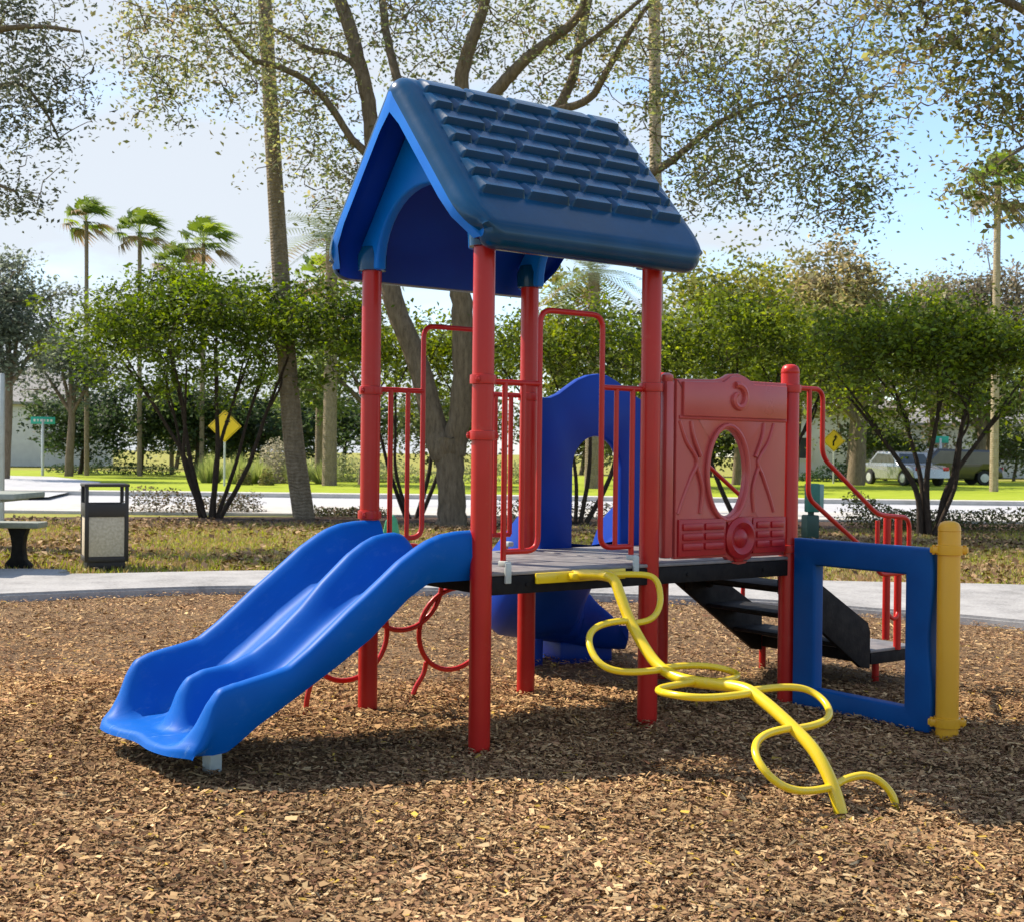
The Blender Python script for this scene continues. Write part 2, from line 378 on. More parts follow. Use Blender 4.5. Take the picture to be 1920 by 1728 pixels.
def clusters(cents, per, sigma):
    n = len(cents); k = rng.poisson(per, n); sc = sigma*(0.65+0.7*rng.random(n))
    idx = np.repeat(np.arange(n), k)
    return cents[idx] + rng.normal(size=(len(idx), 3))*sc[idx][:, None]*np.array([1, 1, 0.75]), idx

# ================================================================== SETTING
def sheet(name, pts, z, mat, kind='structure', th=None):
    """flat polygon (or slab of thickness th) from world xy points"""
    mb = MB(); b = mb.bm
    top = [b.verts.new((p[0], p[1], z)) for p in pts]; b.faces.new(top)
    if th:
        bot = [b.verts.new((p[0], p[1], z-th)) for p in pts]; n = len(pts)
        for i in range(n): b.faces.new((top[i], bot[i], bot[(i+1) % n], top[(i+1) % n]))
        bmesh.ops.recalc_face_normals(b, faces=b.faces)
        bmesh.ops.bevel(b, geom=[e for e in b.edges if abs(e.verts[0].co.z-z) < 1e-6 and abs(e.verts[1].co.z-z) < 1e-6], offset=min(0.02, th*0.4), segments=2, affect='EDGES')
    bmesh.ops.triangulate(b, faces=[f for f in b.faces if len(f.verts) > 4])
    o = mb.build(name, mat, sharp=30); o['kind'] = kind; return o
# ground sheet to the horizon
sheet('ground', [P(-900, -60), P(900, -60), P(900, 1400), P(-900, 1400)], -0.012, 'lawn')
# the curved concrete walk round the play area: front and back edges
walk_front = [(-1500, 1190), (-700, 1140), (0, 1112), (250, 1102), (480, 1097), (800, 1101), (1150, 1112), (1400, 1121), (1640, 1139), (1900, 1160), (2400, 1215), (3000, 1300)]
walk_back = [(-1500, 1095), (-700, 1080), (-100, 1066), (120, 1066), (135, 1074), (480, 1068), (800, 1070), (1150, 1077), (1400, 1083), (1640, 1089), (1900, 1094), (2400, 1110), (3000, 1135)]
def smooth_line(pts, z, n=5):
    q = [Vector(gnd(x, y, z)) for x, y in pts]; o, _ = curve(q, [0]*len(q), n); return o
wf = smooth_line(walk_front, 0.07); wb = smooth_line(walk_back, 0.07)
sheet('path', wf + list(reversed(wb)), 0.07, 'walk', th=0.12)
# mulch base in front of the walk
sheet('mulch_ground', [P(-16, -1.5), P(16, -1.5)] + [p for p in reversed(wf)], -0.002, 'mulchbase')
# planting strip of bark mulch, tree shade put into its dark colour; then pavement, road and far lawn
def strip(d_list):
    return [gnd(x, y) for x, y in d_list]
sheet('planting_bed', strip([(-400, 992), (200, 985), (700, 993), (1250, 1003), (1900, 1026), (2600, 1040), (2600, 985), (1900, 978), (1250, 972), (700, 968), (200, 968), (-400, 972)]), 0.0, 'bed')
def curved_road(name, y0, y1, z, mat, th=None):
    xs = [-3000, -1600, -900, -200, 250, 700, 1200, 1700, 2300, 3000, 4000, 5200]
    def yy(y, x): return y + (x-700)*0.0112
    a = [gnd(x, yy(y0, x)) for x in xs]; b = [gnd(x, yy(y1, x)) for x in reversed(xs)]
    return sheet(name, a+b, z, mat, th=th)
curved_road('pavement', 968, 953, 0.045, 'concrete', th=0.1)
curved_road('road', 950.5, 934, 0.0, 'road')
curved_road('kerb', 934, 931.6, 0.11, 'concrete', th=0.15)
curved_road('lawn', 931.5, 890, 0.06, 'green', th=0.1)
# side road leading away on the left, laid over the lawn's end
sheet('side_road', [gnd(-700, 931.0, .075), gnd(90, 931.0, .075), gnd(150, 917, .075), gnd(190, 903, .075), gnd(100, 893, .075), gnd(-300, 884, .075), gnd(-900, 884, .075)], 0.075, 'road')

# loose bark chips over the play area: nobody could count them
def mulch():
    n = 600000
    u = rng.random(n); d = np.where(u < 0.5, 2.6+rng.random(n)*4.2, 2.6+rng.random(n)*10.4)
    x = (rng.random(n)*2-1)*(0.52*d+1.1)
    front = np.array([[np.dot(np.array(p)-CAM, RT), np.dot(np.array(p)-CAM, FW)] for p in wf])
    o = np.argsort(front[:, 0]); lim = np.interp(x, front[o, 0], front[o, 1])
    k = d < lim-0.02; x, d = x[k], d[k]; n = len(x)
    C = CAM[None, :]*np.array([1, 1, 0]) + FW*d[:, None] + RT*x[:, None]
    lump = 0.010*np.sin(C[:, 0]*3.1+1)*np.sin(C[:, 1]*2.7) + 0.008*np.sin(C[:, 0]*9+C[:, 1]*4)
    C[:, 2] = 0.006 + 0.026*rng.random(n)**1.5 + lump.clip(-0.008, 0.02)
    dd = rand_dirs(n); dd[:, 2] *= 0.2; dd /= np.linalg.norm(dd, axis=1, keepdims=True)
    nn = rand_dirs(n)*0.42; nn[:, 2] += 1; w = np.cross(dd, nn); w /= np.linalg.norm(w, axis=1, keepdims=True); nr = np.cross(w, dd)
    L = (0.0175*np.exp(0.45*rng.normal(size=(n, 1)))).clip(0.007, 0.046); W = L*(0.16+0.5*rng.random((n, 1))**1.4)
    sp_ = rng.random((n, 1)) < .16; L = np.where(sp_, L*1.9, L); W = np.where(sp_, L*.10, W)
    a = C-dd*L*.5-w*W*.3; b = C-dd*L*.4+w*W*.5; c = C+dd*L*.5+w*W*.25-nr*L*.1; e = C+dd*L*.35-w*W*.5
    V = np.stack([a, b, c, e], 1).reshape(-1, 3)
    pal = np.array([(0.12, 0.060, 0.032), (0.20, 0.115, 0.057), (0.29, 0.18, 0.088), (0.37, 0.245, 0.120), (0.46, 0.325, 0.165), (0.34, 0.20, 0.105), (0.54, 0.40, 0.22)])
    i = rng.choice(len(pal), n, p=[.11, .19, .25, .20, .11, .11, .03]); col = pal[i]*(1+.16*rng.normal(size=(n, 1))).clip(.5, 1.6)
    mound_tint = (np.sin(C[:, 0]*1.3+.4)*np.sin(C[:, 1]*1.1+1.2)+.5*np.sin(C[:, 0]*3.7-C[:, 1]*2.9))[:, None]   # tone patches, with light and shade of uneven ground put in
    mound_tint = mound_tint + (.9*np.sin(C[:, 0]*8.3+2*np.sin(C[:, 1]*5.1))*np.sin(C[:, 1]*7.7+1.5*np.sin(C[:, 0]*4.3)))[:, None]; col = col*(1+0.17*mound_tint); h2 = (np.sin(C[:, 0]*.7+2)*np.sin(C[:, 1]*.6))[:, None]; col = col*np.concatenate([1.08+.05*h2, 1.02+0*h2, .96-.08*h2], 1)  # finer dapples painted as the shading of low mounds; slow hue drift
    yl = rng.random(n) < 0.012; col[yl] = np.array([0.50, 0.33, 0.06])*(0.7+.5*rng.random((yl.sum(), 1)))
    o = mesh_np('mulch_chips', V, np.arange(n*4).reshape(n, 4), 'chip', np.repeat(col, 4, 0)); o['kind'] = 'stuff'
    o['label'] = 'loose brown and tan bark chips covering the play area'
mulch()
def grass(name, n, region, h, pal, label, wdt=0.012):
    x, d = region(n); n = len(x)
    C = np.array([CAM[0], CAM[1], -0.01]) + FW*d[:, None] + RT*x[:, None]
    lean = rng.normal(size=(n, 3))*np.array([.5, .5, 0]); lean[:, 2] = 1; lean /= np.linalg.norm(lean, axis=1, keepdims=True)
    hh = h*(0.4+rng.random((n, 1))); t = C+lean*hh; s = rand_dirs(n); s[:, 2] = 0; s /= np.linalg.norm(s, axis=1, keepdims=True)+1e-9
    V = np.stack([C-s*wdt, C+s*wdt, t], 1).reshape(-1, 3)
    pt = (np.sin(C[:, 0]*.9)*np.sin(C[:, 1]*.8+1)+.6*np.sin(C[:, 0]*2.3+C[:, 1]*1.7))
    pal = np.array(pal); k = ((pt*.35+.5+.25*rng.normal(size=n)).clip(0, .999)*len(pal)).astype(int)
    col = pal[k]*(1+.18*rng.normal(size=(n, 1))).clip(.5, 1.6)
    o = mesh_np(name, V, np.arange(n*3).reshape(n, 3), 'leaf_thin', np.repeat(col, 3, 0)); o['kind'] = 'stuff'; o['label'] = label
def reg_lawn(n):
    d = 12.6+rng.random(n)*9.2; x = (rng.random(n)*2-1)*(0.43*d+.5)
    bk = np.array([[np.dot(np.array(p)-CAM, RT), np.dot(np.array(p)-CAM, FW)] for p in wb]); o = np.argsort(bk[:, 0])
    lim = np.interp(x, bk[o, 0], bk[o, 1]); k = d > lim+.05; return x[k], d[k]
grass('grass_blades', 90000, reg_lawn, 0.055, [(0.30, 0.20, 0.11), (0.36, 0.26, 0.13), (0.30, 0.24, 0.10), (0.27, 0.28, 0.055), (0.26, 0.31, 0.03), (0.34, 0.26, 0.11)], 'patchy dry and green turf between the walk and the planting bed')

def litter():
    n = 16000; d = 12.3+rng.random(n)**.8*10.2; x = (rng.random(n)*2-1)*(0.43*d+.5)
    C = np.array([CAM[0], CAM[1], 0.0]) + FW*d[:, None] + RT*x[:, None]
    keep = (np.sin(C[:, 0]*.8+1)*np.sin(C[:, 1]*.7)+.5*np.sin(C[:, 0]*2.1-C[:, 1]*1.3)+.6*rng.normal(size=n)) > .05
    bk = np.array([[np.dot(np.array(p)-CAM, RT), np.dot(np.array(p)-CAM, FW)] for p in wb]); o = np.argsort(bk[:, 0])
    fr = rng.random(n) < .08; keep &= (d > np.interp(x, bk[o, 0], bk[o, 1])) | fr
    C = C[keep]; C[:, 2] = np.where(d[keep] > np.interp(x[keep], bk[o, 0], bk[o, 1]), .03, .075)
    V, Fq = leaf_quads(C, .075, .045, up=3.0)
    o = mesh_np('leaf_litter', V, Fq, 'chip', leaf_cols(len(C), [(0.20, 0.12, 0.06), (0.30, 0.19, 0.10), (0.14, 0.08, 0.045), (0.36, 0.25, 0.14)])); o['kind'] = 'stuff'; o['label'] = 'fallen brown leaves scattered over the turf and walk'
litter()

# ================================================================== PLAY STRUCTURE
PS = empty('play_structure', (0, 0, 0), 'red, blue and yellow climbing frame with shingled roof, double slide and loop ladder', 'play structure')
ZD = 0.73; R = 0.045; H = 2.06
def post(x, y, z1, mat='red', r=R, cap=False, collars=(), label=None):
    mb = MB()
    if cap:
        mb.lathe([(r, -0.1), (r, z1-0.05), (r*0.98, z1-0.045), (r*1.02, z1-0.042), (r*0.97, z1-0.025), (r*0.8, z1-0.008), (r*0.45, z1), (0.002, z1+0.002)], (x, y, 0), 28)
    else: mb.lathe([(r, -0.1), (r, z1)], (x, y, 0), 28)
    o = mb.build('post', mat, PS, label=label)
    for z, ang in collars:
        c = MB().lathe([(r+.001, z-.02), (r+.009, z-.018), (r+.010, z), (r+.009, z+.018), (r+.001, z+.02)], (x, y, 0), 28, cap=False)
        for s in (-1, 1):
            c.box((x+math.cos(ang)*s*(r+.010), y+math.sin(ang)*s*(r+.010), z), (.018, .016, .026), rz=ang, bevel=.004)
            c.lathe([(.005, -.011), (.005, .011)], (x+math.cos(ang)*s*(r+.012), y+math.sin(ang)*s*(r+.012), z), 8, axis='y')
        c.build('collar', mat, o)
    return o
post(0, 0, H, collars=((1.512, .6), (1.285, -.5)))
post(A, 0, H, collars=((1.515, .2),))
post(0, A, H, collars=((1.497, .3), (.925, .6)))
post(A, A, H, collars=((1.50, .2),))
post(2*A, 0, 1.663, cap=True, collars=((1.545, 0), (.765, 0)))
post(2*A, A, 1.663, cap=True, collars=((1.545, 0),))
# the small yellow post at the end of the blue frame
yp = post(2*A, -A, 0.945, 'amber', r=.048, cap=True, label='short yellow post with a domed cap')
for z in (.82, .075):
    c = MB()
    c.lathe([(.049, z-.022), (.056, z-.02), (.057, z), (.056, z+.02), (.049, z+.022)], (2*A, -A, 0), 28, cap=False)
    for ang in (2.45, -.7):
        c.prism([(-.02, -.022), (.022, -.016), (.032, 0), (.022, .016), (-.02, .022)], .028, 'xy', 0, bevel=.004)
        # move the ear just added into place
        ear = [v for v in c.bm.verts if v.co.length < .08]
        bmesh.ops.transform(c.bm, matrix=Matrix.Translation((2*A+math.cos(ang)*.05, -A+math.sin(ang)*.05, z)) @ Matrix.Rotation(ang, 4, 'Z'), verts=ear)
        c.lathe([(.007, z-.02), (.007, z+.021)], (2*A+math.cos(ang)*.066, -A+math.sin(ang)*.066, 0), 8)
    c.build('collar', 'amber', yp)

# ---- decks
def deck(x0, x1, y0, y1):
    mb = MB(); mb.box(((x0+x1)/2, (y0+y1)/2, ZD-.008), (x1-x0, y1-y0, .016), bevel=.005)
    o = mb.build('deck', 'deck', PS)
    f = MB(); h = .075; zc = ZD-.018-h/2
    for (cx, cy, dx, dy) in (((x0+x1)/2, y0+.012, x1-x0-.01, .022), ((x0+x1)/2, y1-.012, x1-x0-.01, .022), (x0+.017, (y0+y1)/2, .022, y1-y0-.05), (x1-.017, (y0+y1)/2, .022, y1-y0-.05), ((x0+x1)/2, (y0+y1)/2, .03, y1-y0-.05)):
        f.box((cx, cy, zc), (dx, dy, h), bevel=.004)
    for px in (x0+.2, x1-.2): f.lathe([(.009, y0-.006), (.009, y0+.01)], (px, 0, zc), 8, axis='y')
    f.build('deck_frame', 'black', o)
    return o
deck(0.0+.012, A-.012, -.03, A+.03)
deck(A+.012, 2*A-.004, -.03, A+.03)

# ---- hooped guard rails, front and back of the roofed deck
def guard(y, foot):
    mb = MB(); r = .0125; c = A/2
    h = [(.109, .81), (.287, .81), (.287, 1.817), (.627, 1.817), (.627, .81), (.805, .81)]
    mb.tube(fillet([(x, y, z) for x, z in h], .06, 6), r)
    for s in (0, 1):
        X = (lambda x: x) if not s else (lambda x: A-x)
        mb.tube([(X(.02), y, 1.505), (X(.287), y, 1.505)], r)
        mb.tube([(X(.109), y, 1.505), (X(.109), y, .76 if foot else .812)], r)
        mb.tube([(X(.203), y, 1.505), (X(.203), y, .81)], r*.9)
    o = mb.build('guard_rail', 'red', PS)
    for x in (.109, A-.109):
        b = MB().box((x, y-.034 if foot else y+.034, ZD-.005), (.03, .014, .085), bevel=.004)
        b.box((x, y-.01 if foot else y+.01, ZD+.032), (.034, .05, .024), bevel=.005)
        b.build('foot_bracket', 'clamp', o)
guard(-.002, True); guard(A+.002, False)

# ---- roof: two shingled slopes over arched gables
RC = A/2; RH = .622; ZR, ZE = 2.862, 2.125
def roof_shell():
    mb = MB()
    NX = 220; X0, X1 = RC-RH-.02, RC+RH+.025
    hw = .650; rise = ZR-ZE; sl = math.hypot(hw, rise); tx, tz = hw/sl, rise/sl    # down-slope direction (tx,-tz)
    rows, row0, rowh, cw = 7, .055, .109, .232
    def relief(x, s):
        """height of the moulded shingles at x along the ridge, s down the slope"""
        if x < X0+.10 or x > X1-.09: return 0
        k = (s-row0)/rowh; i = math.floor(k)
        if i < 0 or i >= rows: return 0
        fr = k-i; q = ((x-X0-.10)/cw + (.5 if i % 2 else 0)); j = q-math.floor(q)
        tongue = min(1, j/.09)*min(1, (1-j)/.09)
        if fr > .88: e = (1-fr)/.12
        else: e = min(1.0, fr/.12)*(.35+.65*fr/.88)
        xe = min(1, (x-X0-.10)/.02, (X1-.09-x)/.02)
        return .033*max(0, e)*max(.0, tongue)*xe
    # outer profile: s from the ridge (0) down to the eave, then rolled under
    S = list(np.linspace(0, row0, 5)[:-1]) + list(np.linspace(row0, row0+rows*rowh, rows*14+1)) + list(np.linspace(row0+rows*rowh, sl-.01, 9)[1:])
    T = .06
    for side in (-1, 1):
        G = []
        for k in range(NX+1):
            x = X0+(X1-X0)*k/NX
            # rounded barge edge
            e = min(x-X0, X1-x); drop = .085-math.sqrt(max(0, .085**2-(.085-e)**2)) if e < .085 else 0; drop = min(drop, .072)
            col = []
            for s in S:
                y = side*tx*s; z = ZR-tz*s
                rb = 0.075*max(0, 1-s/.13)**2          # soft ridge
                h = relief(x, s)-drop
                nb = min(1, s/.12); col.append((x, RC+y+side*tz*h*nb, z+(tx*nb+(1-nb))*h-rb*.55))
            # rolled eave
            ey, ez = side*tx*sl, ZR-tz*sl
            rr = .066 - drop*.62
            for a in np.linspace(.12, 2.75, 9):
                # quarter roll from slope normal to underside
                na = math.atan2(tx, tz)
                ang = na - a
                cy_, cz_ = tx*sl - tz*.066, -tz*sl - tx*.066
                col.append((x, RC+side*(cy_+rr*math.cos(ang)), ZR+cz_+rr*math.sin(ang)))
            # underside back up to the ridge
            y_in = tx*sl-.10
            for t in np.linspace(0, 1, 8):
                yy = y_in*(1-t)
                zz = ZR - T*1.4 - (tz/tx)*yy - drop*1.3
                col.append((x, RC+side*yy, min(zz, ZR-.11-drop*1.25)))
            for q_ in range(len(col)):                     # rounded lower corners
                px_, py_, pz_ = col[q_]; dz_ = pz_-(ZE-.03)
                if dz_ < .13:
                    ins = .13*(1-math.sqrt(max(0, 1-(1-max(0, dz_)/.13)**2)))
                    col[q_] = (RC+(px_-RC)*(1-ins*.5/RH), py_, pz_)
            G.append(col)
        vs = mb.grid(G)
        for k in (0, NX):                       # close the barge ends
            col = vs[k]; n = len(S); m = len(col)
            up = col[:n+9]; dn = list(reversed(col[n+9:]))
            L = len(dn)
            idx = [round(i*(len(up)-1)/(L-1)) for i in range(L)]
            for i in range(L-1):
                fan = up[idx[i]:idx[i+1]+1]
                poly = fan + [dn[i+1], dn[i]]
                try: mb.bm.faces.new(poly)
                except ValueError: pass
    n_top = len(S)+6
    o = mb.build('roof', 'roof', PS, sharp=35)
    o.data.materials.append(MAT['gable']); o.data.materials.append(MAT['navy'])
    m = len(S)+17; per = NX*(m-1); half_ = len(o.data.polygons)//2
    for p in o.data.polygons:                   # unweathered blue, without the slope's painted shade, on the underside and the barge ends
        k = p.index % half_
        if k >= per: p.material_index = 1
        elif k % (m-1) >= len(S)+8: p.material_index = 2
    return o
roof = roof_shell()
def gable(x):
    # outline in (y,z): follows the roof underside, socket feet round the posts, arch between
    zb = 2.045; f0, f1 = .068, .068
    slope = (ZR-ZE)/.650; top = ZR-.10
    arch = []
    for a in np.linspace(0, PI, 21):
        arch.append((RC-(RC-.088)*math.cos(a)*1.0, 2.05+.325*math.sin(a)**.92))
    outer_l = [(-.075, zb), (-.075, 2.12), (RC-.53, top-slope*.53), (RC, top), (RC+.53, top-slope*.53), (A+.075, 2.12), (A+.075, zb)]
    poly = outer_l + [(p[0], p[1]) for p in reversed(arch)]
    return MB().prism(poly, .05, 'yz', x, bevel=.012, seg=3).build('gable', 'gable', roof)
gable(0.0); gable(A)
for (x, y) in ((0, 0), (A, 0), (0, A), (A, A)):
    s = -1 if y == 0 else 1
    MB().lathe([(.047, 2.048), (.064, 2.05), (.066, 2.08), (.068, 2.12), (.05, 2.16)], (x, y, 0), 24, cap=False).build('post_socket', 'roof', roof)
# ---- the double slide
def interp(tab, x):
    xs = [t[0] for t in tab]; return float(np.interp(x, xs, [t[1] for t in tab]))
RIM = [(-1.285, .095), (-1.278, .122), (-1.264, .138), (-1.248, .152), (-1.236, .166), (-1.222, .186), (-1.20, .215), (-1.16, .29), (-1.115, .348), (-1.06, .372), (-1.0, .386), (-.92, .402), (-.845, .42), (-.76, .48), (-.68, .545), (-.60, .612), (-.53, .665), (-.45, .728), (-.376, .788), (-.30, .836), (-.244, .866), (-.18, .888), (-.10, .899), (0.03, .902)]
MID = [(-1.285, .095), (-1.278, .118), (-1.264, .128), (-1.23, .130), (-1.18, .13), (-1.15, .15), (-1.115, .215), (-1.094, .285), (-1.062, .333), (-1.0, .36), (-.95, .366), (-.887, .374), (-.796, .410), (-.705, .472), (-.587, .575), (-.491, .676), (-.368, .785), (-.30, .83), (-.241, .858), (-.18, .870), (-.136, .872), (-.10, .86), (-.07, .83), (-.04, .77), (0.03, .735)]
BED = [(-1.285, .095), (-1.278, .115), (-1.264, .124), (-1.22, .126), (-1.15, .130), (-1.05, .15), (-.95, .20), (-.845, .262), (-.68, .385), (-.53, .505), (-.376, .618), (-.28, .67), (-.2, .70), (-.1, .722), (0.03, .733)]
UND = [(-1.285, .092), (-1.2, .092), (-1.13, .098), (-1.071, .115), (-.947, .205), (-.797, .292), (-.62, .396), (-.481, .486), (-.314, .632), (-.216, .69), (0.03, .69)]
def slide():
    mb = MB(); top = []; us = list(np.linspace(.025, -1.25, 100))+[-1.256, -1.262, -1.268, -1.273, -1.277, -1.280, -1.283, -1.285]
    vs_ = sorted(set([-.0, .004, .010, .02, .03, .04, .05, .058, .066, .08, .095, .11, .13, .16, .2, .25, .29, .32, .345, .365, .38, .395, .41, .42, .43, .437, .445, .457]))
    vs_ = vs_ + [A-v for v in reversed(vs_[:-1])]
    def smst(t): t = max(0, min(1, t)); return t*t*(3-2*t)
    def wall(d, w0, w1): return 1-smst((d-w0)/(w1-w0))
    for u in us:
        zr, zm, zb = interp(RIM, u), interp(MID, u), interp(BED, u); row = []
        for v in vs_:
            dn = min(abs(v-.03), abs(A-.03-v)); dm = abs(v-RC)
            z = zb + max(0, zr-zb)*wall(dn, .010, .135) + max(0, zm-zb)*wall(dm, .006, .125)
            if v < .03 or v > A-.03:
                e = (.03-min(v, A-v))/.03; z = zr - .03*min(1, .15+max(0, zr-zb)/.06)*(1-math.sqrt(max(0, 1-e*e)))
            # the exit lip runs out further in the middle of each channel
            ush = 0.0
            if u < -1.10:
                k = smst((-1.10-u)/.18); ch = math.cos((v/A)*4*PI)       # -1 in channel centres, +1 at rims and ridge
                ush = .010*k*(ch) + .012*k*(1-v/A) + .04*k*max(0, 1-min(v, A-v)/.13)**2
            row.append((u+ush, v, z+.034*smst((-1.02-u)/.22)*(1-v/A)))
        top.append(row)
    g = mb.grid(top)
    # skirts down to the underside, then across
    n = len(us); bot = []
    for i, u in enumerate(us):
        zu = interp(UND, u); zn = zu+.034*smst((-1.02-u)/.22)
        dx = top[i][0][0]; 
        a = [(top[i][0][0], .006, max(zu, min(zu, top[i][0][2]-.02))), (top[i][0][0], .03, zu-.004)]
        bot.append((mb.bm.verts.new((top[i][0][0], -.004, zn+.6*(top[i][0][2]-zn))), mb.bm.verts.new((top[i][0][0], .004, zn)), mb.bm.verts.new((top[i][-1][0], A-.004, zu)), mb.bm.verts.new((top[i][-1][0], A+.004, zu+.6*(top[i][-1][2]-zu)))))
    for i in range(n-1):
        L, Rr = [g[i][0]]+list(bot[i])+[g[i][-1]], [g[i+1][0]]+list(bot[i+1])+[g[i+1][-1]]
        for k in range(5): mb.bm.faces.new((L[k], L[k+1], Rr[k+1], Rr[k]))
    for i in (0, n-1):
        try: mb.bm.faces.new(list(g[i]) + [bot[i][3], bot[i][2], bot[i][1], bot[i][0]])
        except ValueError: pass
    o = mb.build('double_slide', 'blue', PS, sharp=50)
    f = MB().box((-1.03, .28, .045), (.05, .08, .14), bevel=.008); f.build('exit_foot', 'clamp', o)
    f = MB().box((-1.06, A-.2, .035), (.05, .07, .11), bevel=.008); f.build('exit_foot', 'clamp', o)
    sm = o.modifiers.new('soften', 'SMOOTH'); sm.iterations = 1; sm.factor = .4
    return o
slide()

# ---- yellow loop ladder climbing up to the front of the deck
LAD = MB(); U = .457
SP = [(-.012, .700), (-.05, .704), (-.12, .711), (-.24, .716), (-.298, .700), (-.341, .634), (-.409, .533), (-.537, .411), (-.645, .367), (-.763, .358), (-1.012, .372), (-1.117, .343), (-1.267, .268), (-1.364, .203), (-1.434, .113), (-1.475, .02), (-1.50, -.08)]
spv = [Vector((U, v, z)) for v, z in SP]
pts, _ = curve(spv, [0]*len(spv), 8)
lad = LAD.tube(pts, .0225, seg=14).build('loop_ladder', 'yellow', PS)
def spine(t):               # t counts the traced points
    q = max(0, min(len(pts)-1.001, (t+1)*8)); i = int(q); return pts[i].lerp(pts[i+1], q-i)
def loop(t0, t1, w, n=56, k=.62):
    q = []
    for i in range(n+1):
        s = i/n; th = PI*(.5-.5*math.copysign(abs(math.cos(PI*s))**.8, math.cos(PI*s)))
        b = spine(t0+(t1-t0)*(1-math.cos(th))/2)
        q.append(b+Vector((w*math.sin(th)**k, 0, .0)))
    return q
for t0, t1, w in ((1.9, 4.95, .225), (4.85, 6.55, -.27), (6.45, 8.3, .285), (8.1, 9.5, -.30), (9.3, 11.0, .275), (10.95, 13.1, -.275)):
    MB().tube(loop(t0, t1, w), .0135, seg=10).build('loop', 'yellow', lad)
e = spine(13.1)
MB().tube([e, e+Vector((.08, .012, .012)), e+Vector((.17, .0, .015)), e+Vector((.225, -.03, -.015)), e+Vector((.25, -.06, -.07)), e+Vector((.255, -.07, -.16))], .0135, seg=10, smooth=4).build('loop', 'yellow', lad)
mp = MB().box((U+.03, -.048, .698), (.49, .012, .045), bevel=.004)
for x in (-.2, -.1, .2, .26): mp.lathe([(.006, -.058), (.006, -.05)], (U+x, 0, .698), 8, axis='y')
mp.box((U, -.07, .70), (.10, .04, .03), bevel=.008)
mp.build('mounting_plate', 'yellow', lad)

